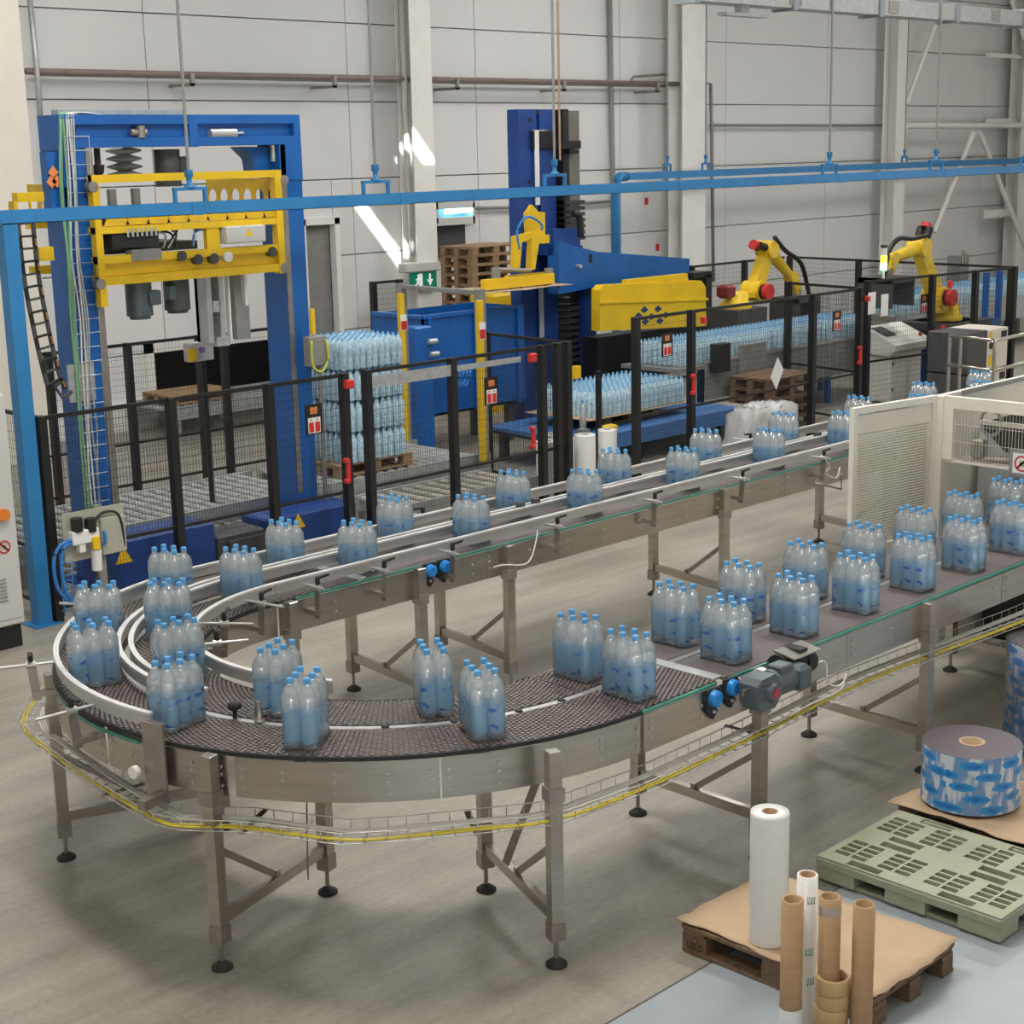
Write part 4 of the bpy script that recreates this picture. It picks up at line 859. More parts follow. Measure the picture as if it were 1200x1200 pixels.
c0, c1 = Py(264, 262, KY-.05), Py(311, 283, KY-.05); bx_ = O('control_box', MB().b2((c0.x, KY-.06, c1.z), (c1.x, KY+.12, c0.z-.03), .01), cabG, po)
def tri(par, x, z, Y, s_=.05): return O('hazard_triangle', MB().prism([(x-s_, z-s_*.8), (x+s_, z-s_*.8), (x, z+s_)], Y-.003, Y), M('hazard_yellow', (.85, .55, .01), .4), par)
tri(bx_, (c0.x+c1.x)/2+.03, (c0.z+c1.z)/2, KY-.06, .045)
vb = MB(); q = Py(160, 277, KY+.05)
O('valve_block', MB().b2((q.x-.28, KY+.02, q.z-.10), (q.x+.22, KY+.18, q.z+.06)), rubber, po)
for i in range(7): O('valve', MB().tube((q.x-.12+i*.05, KY, q.z+.0), (q.x-.12+i*.05, KY, q.z+.08), .013, 8), galv, po)
O('manifold', MB().b2((q.x-.1, KY-.01, q.z-.22), (q.x+.22, KY+.1, q.z-.12)), midG, po)
random.seed(11); 
for i in range(9):
    x = q.x+.3+random.uniform(0, .75); O('air_line', MB().path(sag([(x, KY+.1, zC+.05), (x+random.uniform(-.1, .1), KY+.06, zC+.18), (x+random.uniform(-.15, .15), KY+.1, zB-.06)], 6), .011), (hose, galv, black)[i % 3], po)
O('machine_deck', MB().b2((kx0+.2, KY+.2, zC+.02), (kx1-.9, KB-.2, zC+.10)), dkG, po)
O('drive_box', MB().b2((kx0+.08, KY+.35, zA-.55), (kx0+1.0, KY+.8, zA-.33)), rubber, po)
for i in range(3): O('drive_post', MB().b2((kx0+.22+i*.26, KY+.5, zA-.34), (kx0+.29+i*.26, KY+.56, zA-.14)), midG, po)
for (px, py, r_, h_) in ((166, 348, .125, .36), (210, 340, .125, .38)):
    c = Py(px, py, 13.3); g = O('strap_motor', MB().tube((c.x, 13.35, c.z-h_/2), (c.x, 13.35, c.z+h_/2), r_, 18).tube((c.x, 13.35, c.z-h_/2-.03), (c.x, 13.35, c.z-h_/2), r_*.8, 18), motG if px < 200 else dkG, po)
    O('terminal_box', MB().b2((c.x+.03 if px < 200 else c.x-.17, 13.2, c.z-.08), (c.x+.15 if px < 200 else c.x-.1, 13.3, c.z+.06), .01), motG, g)
c0 = Py(240, 318, 13.3); c1 = Py(266, 400, 13.3); O('gripper_column', MB().b2((c0.x, 13.3, c1.z), (c0.x+.06, 13.5, c0.z)).b2((c1.x-.06, 13.3, c1.z), (c1.x, 13.5, c0.z)).b2((c0.x, 13.45, c1.z), (c1.x, 13.5, c0.z)).b2((c0.x+.08, 13.28, c1.z-.04), (c1.x+.02, 13.52, c1.z+.05)).b2((c0.x+.07, 13.3, c1.z+.3), (c1.x-.05, 13.45, c0.z-.3)), galv, po)
O('gripper_bar', MB().bp(266, 318, 273, 400, 13.3, .06), white, po); O('gripper_bar', MB().bp(284, 290, 291, 358, 13.3, .06), white, po)
O('gripper_arm', MB().bp(273, 318, 284, 362, 13.35, .08).bp(276, 358, 294, 396, 13.33, .12), midG, po)
for (px, py) in ((214, 300), (233, 304), (252, 303), (268, 301), (320, 295)): c = Py(px, py, KY-.02); O('roller_knob', MB().tube((c.x, KY+.06, c.z), (c.x, KY-.02, c.z), .05, 12), dkG if px != 268 else paper, po)
for (px, py) in ((109, 219), (118, 333), (333, 314), (333, 211)): c = Py(px, py, KY); O('guide_wheel', MB().tube((c.x, KY-.01, c.z), (c.x, KY+.08, c.z), .05, 14), steelD, po)
O('under_plate', MB().bp(147, 322, 193, 326, KY+.05, .3), yell, po)
# base boxes with hazard triangles and black drive between them
b1 = O('base_box', MB().b2((xl0-.15, 12.72, .02), (xl1+.75, 13.2, .52), .02), blueD, po); c = Py(145, 651, 12.71); tri(b1, c.x, c.z, 12.715, .09)
b2_ = O('base_box', MB().b2((xr0-.75, 12.75, .02), (xr1+.1, 13.2, .42), .02), blueD, po); c = Py(350, 611, 12.74); tri(b2_, c.x, c.z, 12.745, .085)
O('drive_unit', MB().b2((xl1+.8, 12.75, .02), (xr0-.8, 13.15, .36), .02).b2((xl1+.9, 12.7, .1), (xl1+1.5, 12.76, .3)), dkG, po)
# cables and wire tray on the left column
random.seed(21)
for i, (mt, dx_) in enumerate(((cabG2, 0), (cabG2, 3), (cabW, 7), (cabW, 10), (galv, 13), (cabG2, -2), (galv, 16))):
    rj = lambda: random.uniform(-2.5, 2.5); pts = [Py(72+dx_*.9, 150, PY-.03), Py(75+dx_+rj(), 225, PY-.04), Py(79+dx_+rj(), 300, PY-.04), Py(85+dx_+rj(), 370, PY-.04), Py(91+dx_+rj(), 440, PY-.04), Py(96+dx_+rj(), 500, PY-.04), Py(100+dx_+rj(), 560, PY-.04), Py(106+dx_, 640, PY-.04)]
    top = pts[0]; pts = [top+V((.35, .1, .12)), top+V((.06, .05, .13))]+pts
    O('cable', MB().path(sag(pts, 6), .009), mt, po)
lm_ = MB()
for i in range(30):
    f = i/29; p = Py(76+(105-76)*f, 160+480*f, PY-.05); lm_.tube(p, p+V((.24, 0, 0)), .004, 5)
lm_.path([Py(76, 160, PY-.05), Py(105, 640, PY-.05)], .004, 5); lm_.path([Py(76, 160, PY-.05)+V((.24, 0, 0)), Py(105, 640, PY-.05)+V((.24, 0, 0))], .004, 5)
o = O('cable_ladder', lm_, galv, po); o['kind'] = 'stuff'
O('junction_panel', MB().bp(79, 428, 113, 468, PY-.03, .02), galv, po)
c = Py(69, 210, PY); 
for k_, (px, py) in enumerate(((62, 202), (66, 212), (60, 213))): c = Py(px, py, PY-.02); O('brand_mark', MB().prism([(c.x-.05, c.z), (c.x, c.z-.06), (c.x+.05, c.z), (c.x, c.z+.06)], PY-.03, PY-.02), orange, po)
O('side_cover', MB().bp(54, 178, 82, 250, PY, .12), blueM, po)
# drag chain hanging at the left of the portal
dc = T('drag_chain', 'black and orange drag chain hanging in a loop beside the portal', 'cable chain', Py(72, 462, 13.0)); CYy = 12.95
cp = sag([Py(30, 262, CYy), Py(36, 320, CYy), Py(45, 370, CYy), Py(56, 420, CYy), Py(66, 455, CYy), Py(75, 462, CYy), Py(80, 448, CYy)], 40)
rs = [cp[0]]
for p in cp:
    if (p-rs[-1]).length > .105: rs.append(p)
cp = rs
for i in range(len(cp)-1):
    a, b = cp[i], cp[i+1]; d = (b-a); n_ = V((-d.z, 0, d.x)).normalized()*.07
    O('chain_link', MB().bar(a+n_, b+n_, .03, .03).bar(a-n_, b-n_, .03, .03).bar(a+n_, a-n_, .03, .018), black if i % 2 else dkG, dc)
    if i % 2: O('link_pin', MB().bar(a.lerp(b, .2)+n_-V((0, .02, 0)), a.lerp(b, .8)+n_-V((0, .02, 0)), .012, .012), M('chain_orange', (.42, .22, .05), .5), dc)
O('yellow_carrier', MB().bp(20, 226, 52, 236, 13.05, .1).bp(16, 236, 26, 300, 13.05, .1).bp(46, 290, 64, 305, 13.05, .1), yell, dc)
# small control box on a post behind the portal
c = Py(236, 412, 14.0); tb = T('control_box', 'small grey push-button box with yellow plate under the gripper', 'control box', (c.x, 14.0, c.z-.8)); O('box', MB().b2((c.x-.15, 14, c.z-.10), (c.x+.15, 14.1, c.z+.10), .01), cabG, tb); O('yellow_plate', MB().b2((c.x-.17, 13.99, c.z-.09), (c.x-.06, 14.0, c.z+.04)), M('hazard_yellow'), tb)
O('button', MB().tube((c.x, 14.0, c.z+.02), (c.x, 13.97, c.z+.02), .03, 10), M('button_violet', (.3, .2, .6), .3), tb); O('post', MB().tube((c.x+.05, 14.05, .38), (c.x+.05, 14.05, c.z-.1), .03, 8), black, tb)
c = Py(373, 410, 13.0); jb = T('junction_box', 'clear grey junction box with yellow-green wire beside the right blue column', 'junction box', (c.x, 13.0, 0)); O('box', MB().b2((c.x-.11, 13.0, c.z-.17), (c.x+.11, 13.1, c.z+.14), .01), midG, jb); O('beacon', MB().tube((c.x-.02, 13.05, c.z+.16), (c.x-.02, 13.05, c.z+.42), .03, 10), yell, jb); O('post', MB().tube((c.x+.05, 13.06, 0), (c.x+.05, 13.06, c.z-.1), .025, 8), midG, jb)
O('wire', MB().path(sag([(c.x-.1, 12.98, c.z+.1), (c.x-.1, 12.97, c.z-.15), (c.x, 12.96, c.z-.22), (c.x+.1, 12.97, c.z-.1), (c.x+.09, 12.98, c.z+.1)], 5), .013), M('wire_yg', (.55, .6, .06), .5), jb)
# ================================================================== ROLLER CONVEYOR BEHIND THE FENCE
def rollers(label, x0, x1, y0, y1, z, pitch=.155, mat=galv):
    t = T('roller_conveyor', label, 'roller conveyor', (x0, y0, 0)); n = int((x1-x0)/pitch); src = None
    O('side_frame', MB().b2((x0, y0-.05, z-.16), (x1, y0, z+.02)), galv, t); O('side_frame', MB().b2((x0, y1, z-.16), (x1, y1+.05, z+.02)), galv, t)
    for i in range(n):
        x = x0+pitch*(i+.5)
        if src is None: src = O('roller', MB().tube((x, y0, z-.03), (x, y1, z-.03), .04, 10), mat, t); x_0 = x
        else: inst(src, t, src.location+V((x-x_0, 0, 0)))
    for k_ in range(int((x1-x0)/1.5)+1):
        for y in (y0-.025, y1+.025): O('leg', MB().box((x0+.1+k_*1.5, y, (z-.16)/2), (.06, .05, z-.16)), midG, t)
    return t
RZ = .40
rollers('galvanised roller conveyor passing through the blue portal machine', 6.9, 10.6, 13.72, 15.0, RZ); rollers('galvanised roller conveyor carrying the wrapped bottle pallet', 10.7, 13.15, 13.72, 15.0, RZ)
rollers('low roller conveyor near the floor below the film rolls', 10.9, 13.0, 12.75, 13.5, .25, .2, M('roller_pale', (.48, .45, .38), .4, .3))
# ---- far bottles: a pack is one small mesh
fp = MB()
for ix in (-.5, .5):
    for iy in (-1, 0, 1):
        fp.cur = 0; fp.lathe([(.036, 0), (BR, .02), (BR*.88, .11), (BR, .19), (BR, .245), (BR*.7, .29), (.016, .325)], (ix*2*BR, iy*2*BR, 0), 8); fp.cur = 1; fp.lathe([(.015, .325), (.015, .345)], (ix*2*BR, iy*2*BR, 0), 6)
FP = O('bottle_pack', fp, (PETF, M('cap_far', (.22, .50, .82), .3)))
def layer(cx_, cy_, z, nx, ny, label, group, rz=0, keep=lambda i, j: True):
    for i in range(nx):
        for j in range(ny):
            if not keep(i, j): continue
            dx_, dy_ = (i-(nx-1)/2)*.182, (j-(ny-1)/2)*.27; o = inst(FP, None, (cx_+dx_*cos(rz)-dy_*sin(rz), cy_+dx_*sin(rz)+dy_*cos(rz), z), rz); o['label'] = label; o['category'] = 'bottle pack'; o['group'] = group
bx = Xat(418, 14.2, .6); pallet_copy(PF, (bx, 14.22, RZ+.012), R(90), 'wooden pallet under the tall stack of wrapped bottles on rollers')
for k_ in range(4):
    layer(bx, 14.22, RZ+.16+k_*.352, 5, 3, 'wrapped bottle pack in the tall pallet load, layer %s' % ('lowest on the pallet', 'second from the pallet', 'third from the pallet', 'on top of the load')[k_], 'packs of the tall pallet load %d' % k_)
# ================================================================== YELLOW GATE, BLUE TUB, PALLET STORE
gt = Py(470, 332, 15.1); g2 = Pz(562, 339, gt.z); ga = T('light_gate', 'grey portal gate with yellow light curtain posts over the rollers', 'gate', (gt.x, gt.y, 0))
for p in (gt, g2):
    O('post', MB().box((p.x, p.y, gt.z/2), (.09, .10, gt.z)), midG, ga); O('light_curtain', MB().box((p.x-.06, p.y-.05, gt.z*.55), (.07, .06, gt.z*.80), 0, .006), yell, ga)
    O('notice', MB().b2((p.x-.10, p.y-.084, gt.z*.80-.10), (p.x-.0, p.y-.081, gt.z*.80+.10)), paper, ga); O('red_notice', MB().b2((p.x-.095, p.y-.087, gt.z*.80-.09), (p.x-.005, p.y-.084, gt.z*.80+.02)), red, ga)
O('cross_head', MB().bar((gt.x, gt.y, gt.z-.04), (g2.x, g2.y, gt.z-.04), .07, .05), midG, ga)
def tub(label, x0, x1, y0, y1, z0_, z1_, mat):
    t = T('tilt_tub', label, 'tub', (x0, y0, 0)); O('wall', MB().b2((x0, y0, z0_), (x1, y0+.03, z1_)), mat, t); O('wall', MB().b2((x0, y1, z0_), (x1, y1+.03, z1_)), mat, t); O('wall', MB().b2((x0, y0, z0_), (x0+.03, y1, z1_)), mat, t); O('wall', MB().b2((x1, y0, z0_), (x1+.03, y1, z1_)), mat, t); O('bottom', MB().b2((x0, y0, z0_), (x1, y1, z0_+.03)), mat, t)
    O('rim', MB().bar((x0, y0, z1_), (x1, y0, z1_), .06, .05), mat, t); O('rim', MB().bar((x0, y0, z1_), (x0, y1, z1_), .06, .05), mat, t)
    for x in (x0+.1, (x0+x1)/2, x1-.1): O('stiffener', MB().b2((x-.03, y0-.04, z0_), (x+.03, y0, z1_)), mat, t)
    for x in (x0+.15, x1-.15):
        for y in (y0+.15, y1-.15): O('foot', MB().box((x, y, z0_/2), (.1, .1, z0_)), dkG, t)
    return t
a, b = Py(495, 372, 15.6), Py(612, 372, 15.6); tub('blue steel tub with rim between the yellow gate and the lift', a.x, b.x, 15.6, 16.6, .55, a.z, blueM)
c0 = Py(486, 384, 15.3); c1 = Py(508, 455, 15.3); mu = T('pump_unit', 'blue pump unit with pipes left of the blue tub', 'machine', (c0.x, 15.3, 0)); O('body', MB().b2((c0.x, 15.3, .2), (c1.x, 15.55, c0.z), .02), blueM, mu); O('stand', MB().b2((c0.x+.1, 15.3, 0), (c1.x-.1, 15.5, .2)), dkG, mu)
for (px, py) in ((505, 400), (507, 415)): c = Py(px, py, 15.28); O('fitting', MB().tube((c.x-.06, 15.26, c.z), (c.x+.08, 15.26, c.z), .035, 10), galv, mu)
for i in range(4): a = Py(516+i*4, 420, 15.25); O('air_hose', MB().path(sag([a, a+V((.06, 0, -.25)), a+V((.25, 0, -.38)), a+V((.35, 0, -.2))], 5), .02), hose, mu)
PSX = Py(594, 320, 18.4).x; zk = .0
NPS = int(Py(540, 284, 18.63).z/.1465)
ORD = ORD+('fourteenth', 'fifteenth', 'sixteenth', 'seventeenth', 'eighteenth', 'nineteenth', 'twentieth')
for i in range(NPS):
    pallet_copy(PF, (PSX, 19.0, .002+i*.1465), R(90)+random.uniform(-.03, .03), 'light wooden pallet in the tall stack by the wall, %s from the floor' % ORD[i], 'pallets of the tall stack by the wall')
for i in range(5): c = Pz(950, 492); pallet_copy(PW, (c.x-.75, c.y+.15, .002+i*.1515), R(90)+random.uniform(-.02, .02), 'dark old wooden pallet in the low stack behind the tall fence, %s from the floor' % ORD[i], 'pallets of the low dark stack')
c = Py(208, 450, 20.0); pallet_copy(PF, (c.x+.3, 20.2, .45), R(90), 'wooden pallet lying at the dark wall opening'); 
rollers('short roller conveyor leading into the dark wall opening', c.x-.4, c.x+2.4, 19.6, 20.7, .44)
# exit sign, insect lamp and red extinguisher plates
es = T('exit_sign', 'green emergency exit sign with running figure and down arrow', 'sign', Py(497, 338, 20.2)); YE = 20.2; e0, e1 = Py(482, 319, YE), Py(512, 337, YE); eg = M('exit_green', (.0, .22, .13), .4, emit=.15)
O('panel', MB().b2((e0.x, YE, e1.z), (e1.x, YE+.06, e0.z)), eg, es); O('housing', MB().bp(476, 309, 516, 317, YE-.05, .2, .02), cabG, es)
cx_ = e0.x+(e1.x-e0.x)*.73; cz_ = (e0.z+e1.z)/2; ew = M('exit_white', (.85, .85, .85), .4, emit=.3)
O('arrow', MB().prism([(cx_-.02, cz_+.10), (cx_+.02, cz_+.10), (cx_+.02, cz_), (cx_+.07, cz_+.01), (cx_, cz_-.10), (cx_-.07, cz_+.01), (cx_-.02, cz_)], YE-.006, YE), ew, es)
cx_ = e0.x+(e1.x-e0.x)*.27; O('doorway', MB().b2((cx_+.02, YE-.004, cz_-.11), (cx_+.09, YE, cz_+.11)), ew, es)
O('running_figure', MB().tube((cx_+.0, YE-.008, cz_+.08), (cx_+.0, YE, cz_+.08), .022, 10).bar((cx_-.0, YE-.004, cz_+.05), (cx_-.02, YE-.004, cz_-.03), .008, .035).bar((cx_-.02, YE-.004, cz_-.03), (cx_+.03, YE-.004, cz_-.09), .008, .022).bar((cx_-.02, YE-.004, cz_-.03), (cx_-.08, YE-.004, cz_-.09), .008, .022).bar((cx_, YE-.004, cz_+.04), (cx_+.05, YE-.004, cz_+.0), .008, .016).bar((cx_, YE-.004, cz_+.04), (cx_-.06, YE-.004, cz_+.01), .008, .016), ew, es)
il = T('insect_lamp', 'glowing insect trap lamp on the wall above the pallet stack', 'lamp', Py(533, 262, 20.65)); O('housing', MB().bp(511, 237, 557, 243, 20.65, .3).bp(511, 256, 557, 262, 20.65, .3).bp(511, 237, 514, 262, 20.65, .3).bp(554, 237, 557, 262, 20.65, .3), cabG, il)
O('tube', MB().tube(Py(522, 248, 20.7), Py(553, 245, 20.7), .05, 10), M('uv_tube', (.35, .85, 1.0), .3, emit=5), il); O('back', MB().bp(512, 238, 556, 261, 20.9, .02), M('lamp_back', (.32, .45, .52), .4), il)
S('door_3', MB().bp(510, 264, 546, 300, 20.85, .1), M('dark_door', (.06, .06, .065), .5))
for (px, py, lb) in ((758, 237, 'small red and white fire notice on the wall'), (771, 291, 'small red fire label low on the wall edge')):
    c = Py(px, py, YW-.02); t = T('fire_notice', lb, 'sign', (c.x, YW-.02, c.z-.1)); O('plate', MB().b2((c.x-.08, YW-.02, c.z-.1), (c.x+.08, YW-.01, c.z+.1)), paper, t); O('red_field', MB().b2((c.x-.07, YW-.024, c.z-.05), (c.x+.04, YW-.02, c.z+.09)), red, t)
# ================================================================== BLUE LIFT (LAYER PALLETISER)
LY = 16.0
li = T('lift_palletiser', 'tall dark blue lift mast with a long blue arm and yellow layer head', 'machine', (16.6, LY, 0))
x0, x1 = Xat(608, LY, 4), Xat(651, LY, 4); z1_ = Py(610, 128, LY).z
ma = O('mast', MB().b2((x0, LY, 0), (x0+.36, LY+.22, z1_)).b2((x0+.42, LY, 0), (x1, LY+.22, z1_-.0)).b2((x0+.3, LY+.1, 0), (x0+.5, LY+.22, z1_-.05)), blueD, li)
for (px, py) in ((621, 141), (620, 213), (630, 131)): c = Py(px, py, LY); O('bolt_hole', MB().tube((c.x, LY-.004, c.z), (c.x, LY, c.z), .035, 10), black, ma)
O('belt_strap', MB().bp(627, 153, 633, 240, LY-.06, .02), paper, li); O('belt_strap', MB().bp(632, 330, 638, 395, LY-.06, .02), M('strap_grey', (.45, .47, .50), .5), li)
O('pulley', MB().bp(624, 152, 650, 175, LY-.05, .08, .02), black, li)
cx0, cx1 = Xat(654, LY, 4), Xat(673, LY, 4)
O('chain_guard', MB().b2((cx0, LY-.1, 2.6), (cx0+.12, LY+.3, z1_)), black, li); O('chain_cover', MB().b2((cx0+.12, LY-.1, 2.6), (cx1, LY+.3, z1_-.02)), M('cover_olive', (.16, .155, .13), .5), li)
for i in range(20):
    z = 2.55-i*.095; O('bellows_fold', MB().b2((cx0+.03, LY-.14, z), (cx1, LY+.3, z+.055)), M('fold_dark', (.05, .045, .045), .6), li)
for i in range(7):
    z = 3.2-i*.085; O('bellows_fold', MB().b2((cx0, LY-.14, z), (cx1+.06, LY+.3, z+.05)), M('fold_dark'), li)
O('switch_bracket', MB().bp(659, 165, 681, 174, LY-.2, .3).bp(668, 176, 678, 180, LY-.2, .1), black, li)
AY = 15.55; P2 = lambda x, y, Y=AY: (Py(x, y, Y).x, Py(x, y, Y).z)
O('arm', MB().prism([P2(655, 282), P2(680, 290), P2(700, 295), P2(808, 303), P2(808, 326), P2(735, 331), P2(700, 336), P2(655, 345)], AY, AY+.22), blueM, li)
O('arm_shoulder', MB().prism([P2(655, 268), P2(684, 268), P2(686, 292), P2(655, 300)], AY+.1, AY+.45), blueD, li)
c = Py(692, 303, AY); O('arm_hole', MB().b2((c.x-.035, AY-.003, c.z-.06), (c.x+.035, AY, c.z+.06)), black, li)
c = Py(676, 312, AY); O('sensor', MB().tube((c.x, AY, c.z), (c.x, AY-.08, c.z), .03, 8), galv, li)
O('cable_loop', MB().path(sag([Py(672, 250, AY), Py(678, 252, AY), Py(680, 262, AY), Py(681, 278, AY)], 6), .05), black, li)
HY = 15.1; P3 = lambda x, y: (Py(x, y, HY).x, Py(x, y, HY).z)
O('head_cover', MB().prism([P3(703, 340), P3(708, 334), P3(822, 329), P3(827, 336), P3(828, 382), P3(703, 388)], HY, HY+.16), yell, li)
O('head_fold', MB().prism([P3(702, 356), P3(829, 352), P3(829, 349), P3(702, 353)], HY-.02, HY), yell, li); O('head_top', MB().bp(735, 328, 806, 342, HY+.03, .10), yell, li)
for (px, py) in ((755, 363), (771, 362), (748, 370), (763, 371), (780, 369), (756, 377), (773, 376)): q = Py(px, py, HY); O('diamond_mark', MB().prism([(q.x-.085, q.z), (q.x, q.z-.05), (q.x+.085, q.z), (q.x, q.z+.05)], HY-.006, HY), M('mark_navy', (.012, .04, .16), .4), li)
O('head_frame', MB().bp(828, 322, 834, 362, HY+.3, .3).bp(812, 320, 834, 324, HY+.3, .3), black, li)
O('head_underframe', MB().bp(700, 396, 828, 430, HY+.25, .3), black, li)
O('arm_pillar', MB().bp(686, 336, 700, 470, AY+.2, .3), blueD, li)
# yellow gripper with suction frame and its cardboard layer sheet
GY = 15.5; yg = T('sheet_gripper', 'yellow sheet gripper with suction frame on the blue lift mast', 'gripper', Py(625, 340, GY)); Q = lambda x, y: (Py(x, y, GY).x, Py(x, y, GY).z)
O('back_plate', MB().prism([Q(623, 250), Q(630, 240), Q(637, 248), Q(645, 249), Q(645, 286), Q(625, 284)], GY+.1, GY+.16), yell, yg)
O('arm', MB().prism([Q(605, 277), Q(624, 272), Q(624, 279), Q(612, 284), Q(609, 318), Q(604, 318)], GY, GY+.1), yell, yg); O('arm', MB().prism([Q(624, 275), Q(644, 275), Q(644, 285), Q(632, 285), Q(627, 316), Q(622, 316)], GY, GY+.1), yell, yg)
O('beam', MB().bp(568, 328, 650, 332, GY-.1, .08), yell, yg); O('beam', MB().bp(596, 323, 640, 327, GY+.2, .08), yell, yg)
O('cross_tube', MB().tube(Py(584, 316, GY), Py(622, 317, GY), .03, 8), steelD, yg)
for (px, py) in ((581, 321), (643, 321)): c = Py(px, py, GY); O('pump', MB().tube((c.x, GY, c.z-.1), (c.x, GY, c.z+.08), .065, 12), midG, yg)
for px in (597, 610, 640, 655): c = Py(px, 334, GY-.06); O('suction_cup', MB().tube((c.x, GY-.06, c.z+.06), (c.x, GY-.06, c.z-.05), .02, 8), dkG, yg)
O('air_line', MB().path(sag([Py(609, 292, GY), Py(606, 270, GY), Py(618, 254, GY), Py(634, 262, GY), Py(635, 270, GY)], 6), .018), hose, yg)
a, b = Py(570, 342, GY-.3), Py(672, 345, GY-.3); random.seed(2)
sheet('layer_sheet', a.x, b.x-.05, GY-.35, GY+.45, a.z-.03, 'warped beige cardboard layer sheet held under the yellow gripper', 12, .03)
c0, c1 = Py(578, 345, 17.5), Py(600, 366, 17.5); one('yellow_bin', MB().b2((c0.x, 17.5, c1.z), (c1.x, 18.0, c0.z), .04).b2((c0.x+.1, 17.6, 0), (c1.x-.1, 17.9, c1.z)), yell, 'yellow plastic bin on a stand below the layer sheet', 'bin')
# ================================================================== BOTTLE LAYERS
bzz = .62; p = Pz(742, 497, bzz); xl_, xr_ = Xat(684, 13.6, bzz), Xat(801, 13.6, bzz); ylay = 13.9
lf = T('lift_table', 'blue lift table carrying one layer of bottle packs on a pallet', 'lift table', (xl_, ylay, 0)); O('table_top', MB().b2((xl_-.5, 13.2, .40), (xr_+.75, 14.9, .46)), M('table_blue', (.06, .17, .42), .4), lf); O('apron', MB().b2((xl_-.5, 13.18, .27), (xr_+.75, 13.2, .46)), M('table_blue'), lf)
for x in (xl_-.3, xr_+.5): O('leg', MB().b2((x-.05, 13.3, 0), (x+.05, 13.4, .4)), dkG, lf); O('leg', MB().b2((x-.05, 14.7, 0), (x+.05, 14.8, .4)), dkG, lf)
pallet_copy(PF, ((xl_+xr_)/2, 14.02, .462), R(90), 'wooden pallet on the blue lift table under the yellow head'); one('layer_board', MB().b2((xl_-.05, 13.45, .609), (xr_+.05, 14.6, .616)), card, 'cardboard layer board on the pallet of the blue lift table', 'cardboard')
nx_ = int((xr_-xl_)/.182); layer((xl_+xr_)/2, 14.02, .6175, nx_, 4, 'bottle pack in the single layer on the blue lift table', 'packs on the blue lift table')
c = Py(711, 497, 13.4); 
a = Py(703, 435, 13.0); t = T('sensor_post', 'black post with yellow and white sensor boxes at the lift table', 'sensor post', (a.x, 13.0, 0)); O('post', MB().b2((a.x-.03, 13.0, 0), (a.x+.03, 13.05, a.z)), black, t); O('sensor', MB().bp(673, 430, 681, 443, 12.96, .06), yell, t); O('sensor', MB().bp(659, 430, 667, 443, 12.96, .06), paper, t)
q = Py(725, 491, 13.1); one('yellow_stop', MB().b2((q.x-.12, 13.22, .461), (q.x+.12, 13.34, .56), .02), yell, 'yellow stop block at the corner of the blue lift table', 'stop block')
rollers('pale roller conveyor right of the blue lift table', xr_+.85, xr_+1.25, 12.95, 13.85, .42, .12, M('roller_pale'))
# infeed conveyor with packs towards the first robot
iz = .95; iy = 14.55; xa, xb_ = Xat(762, iy, iz), Xat(940, iy, iz)
ic = T('infeed_conveyor', 'grey infeed conveyor bringing bottle packs to the yellow lifting head', 'conveyor', (xa, iy, 0)); O('bed', MB().b2((xa, iy-.5, iz-.06), (xb_+1.5, iy+.55, iz-.004)), midG, ic); O('side_panel', MB().b2((xa+.6, iy-.54, iz-.50), (xb_+1.5, iy-.5, iz+.04)), midG, ic); O('side_rail', MB().b2((xa+.6, iy-.56, iz+.02), (xb_+1.5, iy-.54, iz+.07)), railM, ic)
for i in range(1, 5): x = xa+.6+i*1.05; O('leg', MB().b2((x, iy-.45, 0), (x+.08, iy-.37, iz-.06)), blueM, ic); O('leg', MB().b2((x, iy+.4, 0), (x+.08, iy+.48, iz-.06)), blueM, ic)
O('drive_box', MB().bp(842, 404, 856, 435, iy-.7, .15), black, ic); O('clear_cover', MB().bp(868, 405, 898, 440, iy-.6, .05), midG, ic)
layer((xa+xb_+1.4)/2, iy, iz, int((xb_+1.4-xa)/.19), 3, 'bottle pack in the crowd on the grey infeed conveyor', 'packs on the infeed conveyor', 0, lambda i, j: not (j == 0 and i % 7 == 5))
a = Py(925, 430, 13.0); 
xc = Xat(1150, 14.6, 1.0); oc = T('infeed_conveyor', 'grey conveyor full of bottle packs behind the second robot', 'conveyor', (xc, 14.6, 0)); O('bed', MB().b2((24.75, 15.3, .86), (31.5, 16.4, .95)), midG, oc); O('side_panel', MB().b2((24.75, 15.26, .55), (31.5, 15.3, 1.0)), galv, oc)
for i in range(4): O('leg', MB().b2((24.9+i*2, 15.35, 0), (25+i*2, 15.45, .86)), midG, oc); O('leg', MB().b2((24.9+i*2, 16.2, 0), (25+i*2, 16.3, .86)), midG, oc)
layer(28, 15.8, .9505, 34, 3, 'bottle pack on the crowded conveyor behind the second robot', 'packs behind the second robot', 0, lambda i, j: (i*7+j*3) % 11 != 0)
